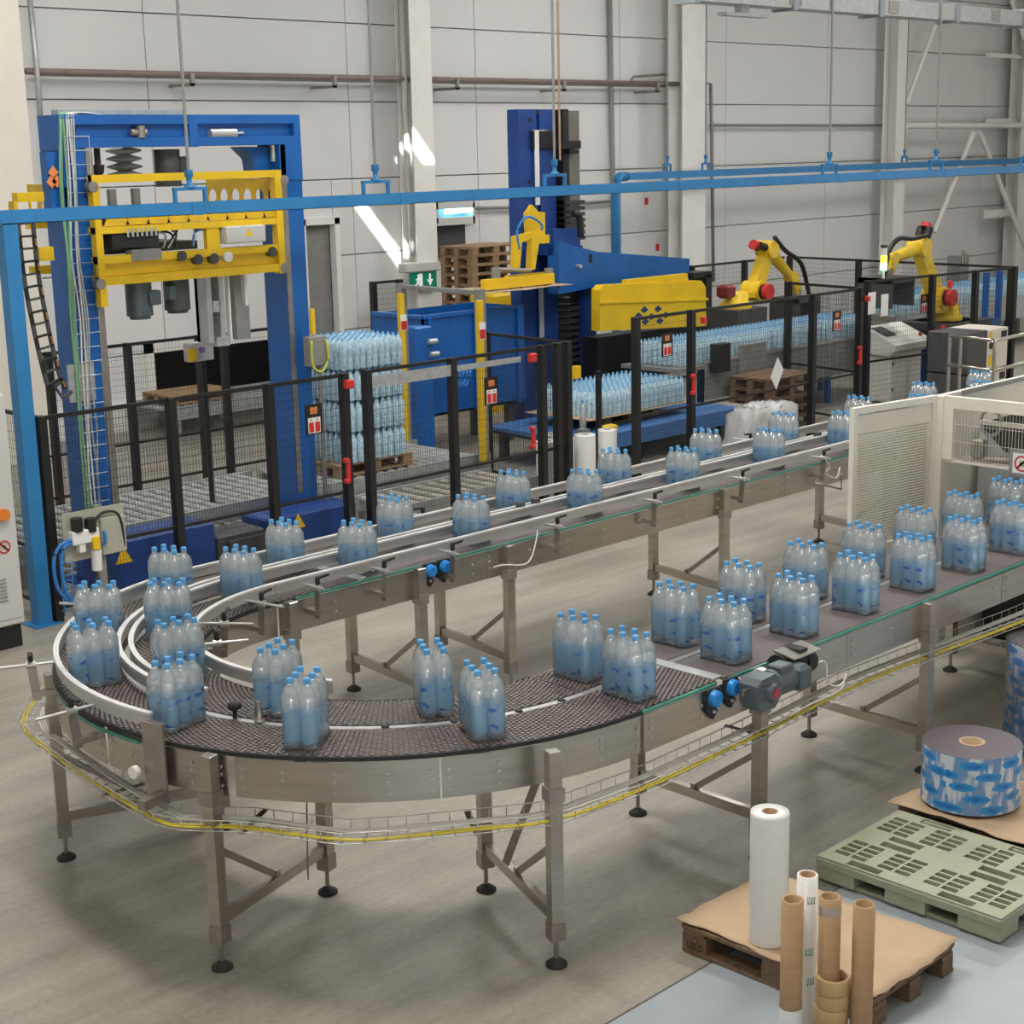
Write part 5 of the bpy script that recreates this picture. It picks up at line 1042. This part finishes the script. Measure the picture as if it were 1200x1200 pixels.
# ================================================================== ROBOTS
def robot(name_lab, Y, base, pts, lw, ped, far, md):
    """yellow six-axis arm: pts = pixel joints (shoulder, elbow, wrist, hand) in the plane Y"""
    J = [Py(x, y, Y) for x, y in pts]; b = Py(*base, Y); t = T('industrial_robot', name_lab, 'robot', (b.x, Y, ped))
    O('turntable', MB().lathe([(.27, 0), (.27, .08), (.21, .11), (.21, .22), (.15, .27)], (b.x, Y, ped), 24), robY, t)
    O('shoulder', MB().tube(J[0]-V((0, .18, 0)), J[0]+V((0, .18, 0)), .17, 20).b2((min(J[0].x, b.x)-.14, Y-.14, ped+.15), (max(J[0].x, b.x)+.14, Y+.14, J[0].z)), robY, t)
    O('shoulder_motor', MB().tube(J[0]-V((0, .32, 0)), J[0]-V((0, .18, 0)), .13, 16), red, t); O('shoulder_motor_body', MB().tube(J[0]-V((0, .24, 0)), J[0]-V((0, .17, 0)), .13, 16), black, t)
    d = (J[1]-J[0]).normalized(); n = V((-d.z, 0, d.x))
    O('lower_arm', MB().prism([((J[0]+n*.135).x, (J[0]+n*.135).z), ((J[0]-n*.135).x, (J[0]-n*.135).z), ((J[1]-n*.095).x, (J[1]-n*.095).z), ((J[1]+n*.095).x, (J[1]+n*.095).z)], Y-.09, Y+.09), robY, t)
    O('elbow', MB().tube(J[1]-V((0, .15, 0)), J[1]+V((0, .15, 0)), .145, 18), robY, t)
    e = (J[2]-J[1]).normalized(); md = V(md).normalized(); bk = J[1]+md*.16
    O('elbow_housing', MB().bar(J[1], bk, .22, .19), robY, t)
    for k_, dd in enumerate((-.075, .075)): O('wrist_motor', MB().tube(bk+V((0, dd, .0)), bk+md*.18+V((0, dd, .0)), .065, 14), black, t)
    O('motor_cap', MB().tube(bk+md*.18, bk+md*.25, .085, 14), red, t)
    O('fore_arm', MB().tube(J[1]+e*.1, J[2], .11, 16, .075), robY, t); O('wrist', MB().tube(J[2]-V((0, .09, 0)), J[2]+V((0, .09, 0)), .10, 14), robY, t)
    O('hand', MB().bar(J[2], J[3], .16, .16), robY, t); O('flange', MB().tube(J[3]+V((0, 0, .05)), J[3]-V((0, 0, .08)), .09, 14), steelD, t)
    mid = J[1].lerp(J[2], .5); O('dress_pack', MB().path(sag([J[1]+V((0, -.15, .2)), mid+V((0, -.12, .22)), J[2]+V((.05, -.1, .30)), J[2]+V((.22*far, -.1, .12)), J[3]+V((.24*far, -.1, -.05))], 6), .04), black, t)
    hz_ = J[3].z-.08; O('gripper', MB().b2((J[3].x-.35, Y-.3, hz_-.08), (J[3].x+.3, Y+.3, hz_)).b2((J[3].x-.35, Y-.3, hz_-.45), (J[3].x-.31, Y+.3, hz_)).b2((J[3].x+.26, Y-.3, hz_-.45), (J[3].x+.3, Y+.3, hz_)), dkG, t)
    return t
RY = 16.2
r1 = robot('yellow robot arm with red motors bent over the infeed conveyor', RY, (862, 356), ((884, 341), (899, 292), (927, 325), (933, 342)), .2, Py(862, 357, RY).z-.05, 1, (-1, 0, .25))
c = Py(852, 346, RY); O('counter_motor', MB().b2((c.x-.2, RY-.16, c.z-.04), (c.x+.02, RY+.06, c.z+.18), .04), M('motor_maroon', (.22, .025, .03), .4), r1)
c = Py(862, 357, RY); O('pedestal', MB().b2((c.x-.4, RY-.35, 0), (c.x+.4, RY+.35, c.z-.05)), dkG, r1)
RY2 = 13.45
r2 = robot('yellow robot arm with red top motor reaching over the second conveyor', RY2, (1108, 366), ((1097, 348), (1077, 290), (1044, 303), (1040, 318)), .2, Py(1108, 366, RY2).z-.12, -1, (.45, 0, .8))
c = Py(1108, 366, RY2); O('pedestal', MB().b2((c.x-.45, RY2-.4, 0), (c.x+.45, RY2+.4, c.z-.12)), blueD, r2); O('base_slab', MB().b2((c.x-.6, RY2-.5, c.z-.24), (c.x+.6, RY2+.5, c.z-.12)), dkG, r2)
# stack light
c = Py(1035, 330, 13.0); sl = T('stack_light', 'white-based stack light glowing yellow and green on the fence', 'stack light', (c.x, 13.0, 2.0)); 
for i, (cl, em) in enumerate(((M('lamp_green', (.25, .95, .35), .4, emit=4), .1), (M('lamp_yellow', (.95, .75, .1), .4, emit=1.2), .1), (M('lamp_clear', (.75, .75, .72), .3), .1))): O('lens', MB().tube((c.x, 13.0, 2.12+i*.11), (c.x, 13.0, 2.225+i*.11), .05, 12), cl, sl)
O('stem', MB().tube((c.x, 13.0, 2.0), (c.x, 13.0, 2.12), .02, 8), paper, sl); O('cap', MB().tube((c.x, 13.0, 2.455), (c.x, 13.0, 2.49), .05, 12), black, sl)
# robot controllers, desk, tall rack
c = V((Xat(1150, 11.85, .3), 11.85, 0))
for i in range(2):
    t = T('robot_controller', ('pale robot controller cabinet standing on the floor, under another', 'pale robot controller cabinet stacked on top of another')[i], 'controller', (c.x, c.y, .004+i*.62)); z = .004+i*.62
    O('body', MB().b2((c.x-.55, c.y-.05, z), (c.x+.02, c.y+.6, z+.6), .01), dkG, t); O('front', MB().b2((c.x+.02, c.y-.055, z+.01), (c.x+.62, c.y+.6, z+.6), .01), cream, t); O('display', MB().b2((c.x+.42, c.y-.062, z+.45), (c.x+.58, c.y-.055, z+.55)), black, t); O('knob', MB().tube((c.x+.12, c.y-.055, z+.36), (c.x+.12, c.y-.08, z+.36), .05, 12), black, t); O('yellow_label', MB().b2((c.x+.06, c.y-.06, z+.06), (c.x+.17, c.y-.055, z+.22)), M('hazard_yellow'), t); O('yellow_label', MB().b2((c.x+.06, c.y-.06, z+.46), (c.x+.15, c.y-.055, z+.56)), M('hazard_yellow'), t)
c = Pz(1060, 470); dx0, dx1 = Xat(1044, c.y, .5), Xat(1079, c.y, .5)
ds = T('control_desk', 'light grey control desk with sloping panel and red stop button', 'control desk', (c.x, c.y, 0)); O('cabinet', MB().b2((dx0, c.y, .02), (dx1, c.y+.55, .86), .01), white, ds); zt2 = 1.12
O('console', MB().prism([(c.y-.12, .84), (c.y-.14, .93), (c.y+.45, zt2+.06), (c.y+.55, zt2+.04), (c.y+.55, .78), (c.y+.0, .76)], dx0-.1, dx1+.1, 'x'), white, ds)
O('screen', MB().add([(dx0, c.y+.1, 1.053), (dx0+.3, c.y+.1, 1.053), (dx0+.3, c.y+.38, 1.163), (dx0, c.y+.38, 1.163)], [(0, 1, 2, 3)]), dkG, ds); O('stop_button', MB().tube((dx1-.05, c.y+.0, .995), (dx1-.05, c.y-.01, 1.045), .03, 10), red, ds)
O('door', MB().b2((dx0+.05, c.y-.006, .06), (dx1-.03, c.y, .72)), white, ds)
for z in (.2, .6): O('hinge', MB().b2((dx0+.03, c.y-.015, z), (dx0+.05, c.y-.0, z+.05)), black, ds)
a, b = Py(1126, 300, 17.0), Py(1136, 300, 17.0); rk = T('tall_rack', 'tall dark grey rack column behind the second robot', 'rack', (a.x, 17.0, 0)); O('column', MB().b2((a.x, 17.0, 0), (b.x, 17.3, a.z)), midG, rk)
for i in range(3): O('pipe', MB().tube((a.x+.04+i*.1, 16.98, a.z-.2), (a.x+.04+i*.1, 16.98, a.z+.12-.05*i), .03, 8), steelD, rk)
a, b = Py(1158, 330, 14.2), Py(1173, 372, 14.2); fk = T('pack_gripper', 'blue forked gripper standing among packs behind the controllers', 'gripper', (a.x, 14.2, 0)); O('fork', MB().b2((a.x, 14.2, b.z), (a.x+.06, 14.3, a.z+.15)), blueM, fk); O('fork', MB().b2((b.x-.05, 14.2, b.z), (b.x+.01, 14.3, a.z+.15)), blueM, fk); O('body', MB().b2((a.x, 14.2, 0), (b.x, 14.5, b.z)), blueM, fk)
# film rolls by the fence and plastic sheet over a box
for i, (px, py, lb) in enumerate(((686, 578, 'white stretch film roll by the fence, between its fellows and the corner post'), (712, 574, 'white stretch film roll by the fence farthest from the portal machine'), (661, 575, 'white stretch film roll behind the mesh, middle of the row'), (641, 572, 'white stretch film roll behind the mesh nearest the portal machine'), (648, 566, 'white stretch film roll behind the row by the fence'))):
    q = Pz(px, py-4); ry_ = (12.66, 12.68, 12.72, 12.72, 13.0)[i]; film_roll(lb, Xat(px, ry_, .3), ry_, .002, (.125 if i != 1 else .115), .66)
c = Pz(895, 527); cy0 = 11.75; xa, xb_ = Xat(886, cy0, .4), Xat(926, cy0, .4)
one('box_carton', MB().b2((xa, cy0, 0), (xb_, cy0+.34, .72), .01), paper, 'white carton standing under a crumpled plastic sheet by the fence', 'box')
random.seed(8); mb = MB(); n = 26; g = {}
for i in range(n+1):
    for j in range(n+1):
        u, v_ = i/n*2-1, j/n*2-1; hx_, hy_ = (xb_-xa)/2+.04, .20; cxm, cym = (xa+xb_)/2, cy0+.17
        ex, ey = max(0, abs(u)-.5)*2, max(0, abs(v_)-.5)*2; dr = max(ex, ey); x = cxm+(max(-.5, min(.5, u))*2*hx_)+(.10*ex*(1 if u > 0 else -1.9)); y = cym+(max(-.5, min(.5, v_))*2*hy_)+.08*ey*(1 if v_ > 0 else -1)
        x += .035*sin(13*v_+3*u)*(dr > 0)+random.uniform(-.02, .02); y += .035*sin(12*u+2*v_)*(dr > 0)+random.uniform(-.015, .015)
        z = .76-dr*.62+random.uniform(-.03, .03)+.03*sin(7*u+5*v_)
        g[i, j] = len(mb.v); mb.v.append(V((x, y, max(.02, z))))
for i in range(n):
    for j in range(n): mb.f.append([g[i, j], g[i+1, j], g[i+1, j+1], g[i, j+1]])
mb.mi = [0]*len(mb.f); mb.sm = [True]*len(mb.f); one('plastic_sheet', mb, BAGF, 'crumpled cloudy plastic sheet draped over a white carton', 'plastic sheet')
q = Py(683, 485, 13.1)
bo = T('single_bottle', 'single clear bottle with blue cap standing behind the film rolls', 'bottle', (q.x, 13.1, 0)); z = Py(683, 503, 13.1).z
O('body', MB().lathe(prof, (q.x, 13.1, z), 12), PET, bo); O('cap', MB().lathe([(.0165, .332), (.0165, .352)], (q.x, 13.1, z), 10), capB, bo); O('stand', MB().b2((q.x-.06, 13.04, 0), (q.x+.06, 13.16, z)), midG, bo)
# ================================================================== WHITE WRAPPING MACHINE AT THE RIGHT
MX, MYf, MYn, MZ = 10.89, 6.31, 4.55, 2.05
wmch = T('wrapping_machine', 'cream shrink wrapping machine with mesh guards astride the packs conveyor', 'machine', (MX, MYf, 0))
O('corner_post', MB().b2((MX-.04, MYf-.04, 0), (MX+.04, MYf+.04, MZ), .004), cream, wmch)
O('corner_post', MB().b2((MX-.04, MYn-.04, 0), (MX+.04, MYn+.04, MZ), .004), cream, wmch)
O('far_wall', MB().b2((MX+.04, MYf+.0, 0), (13.6, MYf+.05, MZ-.005)), cream, wmch); O('far_wall_rim', MB().b2((MX+.3, MYf-.015, MZ-.035), (13.6, MYf+.0, MZ)), midG, wmch)
fm = O('front_guard', MB().b2((MX-.025, MYn+.04, MZ-.09), (MX+.025, MYf-.04, MZ)).b2((MX-.025, MYf-.12, 1.56), (MX+.025, MYf-.04, MZ-.09)).b2((MX-.012, MYn+.04, 1.54), (MX+.012, MYf-.04, 1.56)), cream, wmch)
mb = MB(); wires(mb, (MX, MYn+.05), (MX, MYf-.1), 1.57, MZ-.08, .026, .12, .0016); o = O('guard_wires', mb, cream, fm); o['kind'] = 'stuff'
FX_ = MX+.12; fpt = [Px(x, y, FX_) for x, y in ((1147, 496), (1215, 478), (1215, 540), (1178, 530))]; O('funnel', MB().prism([(p.y, p.z) for p in fpt], FX_, FX_+.5, 'x'), M('funnel_brown', (.05, .04, .036), .5), wmch); O('funnel_lip', MB().bar(Px(1147, 494, FX_-.02), Px(1215, 502, FX_-.02), .03, .035), cream, wmch)
O('hose_ring', MB().path([(MX+.10, MYf-.37+.085*cos(a_*.449), 1.86+.10*sin(a_*.449)) for a_ in range(15)], .014), midG, wmch)
O('inner_arm', MB().tube(Px(1128, 538, MX+.1), Px(1192, 540, MX+.1), .028, 10).b2((MX+.06, MYf-.33, 1.58), (MX+.14, MYf-.24, 1.72), .01), steelD, wmch)
O('inner_panel', MB().b2((MX+.9, MYf-1.3, .95), (MX+1.0, MYf-.1, 1.74)), midG, wmch); O('inner_panel', MB().b2((MX+.5, MYf-.12, 1.15), (MX+1.2, MYf-.06, 1.7)), cabG, wmch)
O('tunnel_hood', MB().b2((MX+1.2, MYn+.1, 1.6), (13.5, MYf-.1, 1.70)), cabG, wmch); O('machine_base', MB().b2((MX+.6, MYn+.2, .02), (13.5, MYf-.1, .42)), black, wmch); O('base_panel', MB().b2((MX+.2, 4.98, .25), (13.5, 5.0, .9)), midG, wmch)
mb = MB(); wires(mb, (MX+.25, 4.96), (13.4, 4.96), .32, .86, .03, .03, .002); o = O('vent_grille', mb, black, wmch); o['kind'] = 'stuff'
c = Px(1196, 543, MX-.03); ns = O('sign_plate', MB().b2((MX-.034, c.y-.16, c.z-.10), (MX-.026, c.y+.09, c.z+.10)), midG, fm)
O('prohibition_card', MB().b2((MX-.038, c.y-.09, c.z-.075), (MX-.034, c.y+.06, c.z+.075)), paper, fm)
def prohib(par, c, ax, r_):
    mb = MB(); n_ = 24
    if ax == 'x': f_ = lambda u, v_: (c[0]-.004, c[1]+u, c[2]+v_)
    else: f_ = lambda u, v_: (c[0]+u, c[1]-.004, c[2]+v_)
    for i in range(n_):
        a0, a1 = 2*pi*i/n_, 2*pi*(i+1)/n_; mb.quad(f_(r_*cos(a0), r_*sin(a0)), f_(r_*cos(a1), r_*sin(a1)), f_(.8*r_*cos(a1), .8*r_*sin(a1)), f_(.8*r_*cos(a0), .8*r_*sin(a0)))
    s_ = r_*.7; w_ = r_*.1; mb.quad(f_(-s_-w_, s_-w_), f_(-s_+w_, s_+w_), f_(s_+w_, -s_+w_), f_(s_-w_, -s_-w_)); O('prohibition_mark', mb, red, par)
    O('hand_pictogram', MB().b2(f_(-r_*.3, -r_*.3), [a_+b_ for a_, b_ in zip(f_(r_*.3, r_*.35), (.002, .002, 0))]), M('print_grey'), par)
prohib(fm, (MX-.038, c.y-.015, c.z), 'x', .06)
# the open guard door
A, B = V((MX, MYf+.03, 0)), V((9.97, 6.49, 0)); dr = T('guard_door', 'open cream guard door with perforated sheet hinged on the wrapping machine', 'guard door', (MX, MYf+.03, 0)); zlo = .42; e = (B-A).normalized(); A = A+e*.05
for p in (A, B): O('stile', MB().bar(p+V((0, 0, zlo)), p+V((0, 0, MZ)), .045, .045, e), cream, dr)
for z, h_ in ((MZ-.025, .05), (zlo+.02, .05), (.96, .03)): O('rail', MB().bar(A+V((0, 0, z)), B+V((0, 0, z)), .04, h_), cream, dr)
O('top_sheet', MB().bar(A+V((0, 0, MZ-.13)), B+V((0, 0, MZ-.13)), .006, .13), cream, dr); O('lower_sheet', MB().bar(A+V((0, 0, .69)), B+V((0, 0, .69)), .006, .5), cream, dr)
mb = MB(); wires(mb, A, B, .96, MZ-.18, .021, .021, .0034); o = O('perforated_sheet', mb, cream, dr); o['kind'] = 'stuff'
O('clear_pane', MB().bar(A+V((0, .02, 1.4)), B+V((0, .02, 1.4)), .003, .9), GLASSY, dr)
for z in (.8, 1.4, 1.9): O('hinge', MB().tube(A+V((.03, -.03, z-.05)), A+V((.03, -.03, z+.05)), .018, 8), midG, dr)
# stainless hand rail behind the machine
hr = T('hand_rail', 'stainless tube hand rail behind the wrapping machine', 'railing', (13.3, 7.6, 0)); h0_, h1_, h2_ = Py(1113, 393, 7.6), Pz(1166, 399, Py(1113, 393, 7.6).z), None; zt3 = h0_.z; h1_ = Pz(1166, 399, zt3); h2_ = h1_+V((3, .1, 0)); zm = Py(1113, 427, 7.6).z
for z in (zt3, zm): O('rail', MB().path([V((h0_.x, h0_.y, z)), V((h1_.x, h1_.y, z)), V((h2_.x, h2_.y, z))], .017, 10), steel, hr)
for p in (h0_, h1_, h0_.lerp(h1_, .25), h2_): O('post', MB().tube((p.x, p.y, 0), (p.x, p.y, zt3), .016, 10), steel, hr)
# ================================================================== LEFT EDGE: CABINET AND AIR UNIT
cb = T('control_cabinet', 'tall light grey control cabinet on a black plinth by the blue post', 'cabinet', (5.7, 12.0, 0)); ex = Pz(33, 757).x
O('body', MB().b2((ex-.95, 12.0, .20), (ex, 12.42, 2.13), .012), cabG, cb); O('plinth', MB().b2((ex-.95, 12.03, .0), (ex-.02, 12.40, .20)), black, cb)
c = Py(3, 603, 11.99); O('rotary_switch', MB().tube((c.x, 12.0, c.z), (c.x, 11.95, c.z), .05, 14), M('switch_orange', (.75, .22, .03), .4), cb); O('door', MB().b2((ex-.9, 11.992, .26), (ex-.03, 12.0, 2.08)), cabG, cb)
c = Py(5, 641, 11.99); prohib(cb, (c.x, 11.99, c.z), 'y', .055)
for i in range(7): O('vent_slot', MB().b2((Py(0, 680, 11.99).x-.1, 11.985, .42+i*.03), (Py(7, 680, 11.99).x, 11.992, .432+i*.03)), midG, cb)
AYu = 12.3; au = T('air_unit', 'pneumatic valve panel with blue hoses on a post by the fence corner', 'air unit', (Py(112, 690, AYu).x, AYu, 0)); xm = Py(112, 640, AYu).x
O('panel', MB().bp(72, 603, 148, 645, AYu, .012), M('panel_beige', (.42, .41, .34), .5), au); O('post', MB().b2((xm+.02, AYu+.012, 0), (xm+.10, AYu+.06, 1.0)), midG, au)
O('valve_block', MB().bp(85, 624, 117, 634, AYu-.08, .08, .008), paper, au); O('valve_block', MB().bp(93, 634, 101, 647, AYu-.07, .06, .006), paper, au)
for px in (90, 106): c = Py(px, 615, AYu-.05); O('regulator', MB().tube((c.x, AYu-.05, c.z-.06), (c.x, AYu-.05, c.z+.06), .05, 12), black, au)
O('filter_tag', MB().bp(109, 630, 118, 643, AYu-.1, .02), M('hazard_yellow'), au); O('filter_bowl', MB().tube(Py(113, 645, AYu-.06), Py(114, 668, AYu-.06), .045, 12), white, au)
O('cable_bundle', MB().path(sag([Py(110, 612, AYu-.02), Py(120, 601, AYu-.03), Py(135, 600, AYu-.03), Py(142, 612, AYu-.03), Py(146, 640, AYu-.02)], 6), .012), black, au)
O('side_box', MB().bp(118, 608, 149, 645, AYu-.03, .03, .01), M('panel_beige'), au)
for k_ in range(2): O('air_hose', MB().path(sag([Py(86, 632+k_*6, AYu-.04), Py(70+k_*6, 640, AYu-.06), Py(63+k_*9, 660, AYu-.06), Py(68+k_*8, 690, AYu-.06), Py(84+k_*3, 707, AYu-.04)], 6), .016), hose, au)
O('air_hose', MB().path(sag([Py(120, 640, AYu-.04), Py(124, 632, AYu-.06), Py(122, 622, AYu-.05)], 5), .014), hose, au)
mb = MB(); [mb.tube(Py(73, 660+i*7, AYu), Py(84, 659+i*7, AYu), .004, 5) for i in range(9)]; mb.path([Py(73, 655, AYu), Py(76, 722, AYu)], .006, 5); mb.path([Py(84, 655, AYu), Py(87, 722, AYu)], .006, 5); o = O('cable_ladder', mb, hose, au); o['kind'] = 'stuff'
drop(PW); drop(PF); bpy.data.objects.remove(FP)
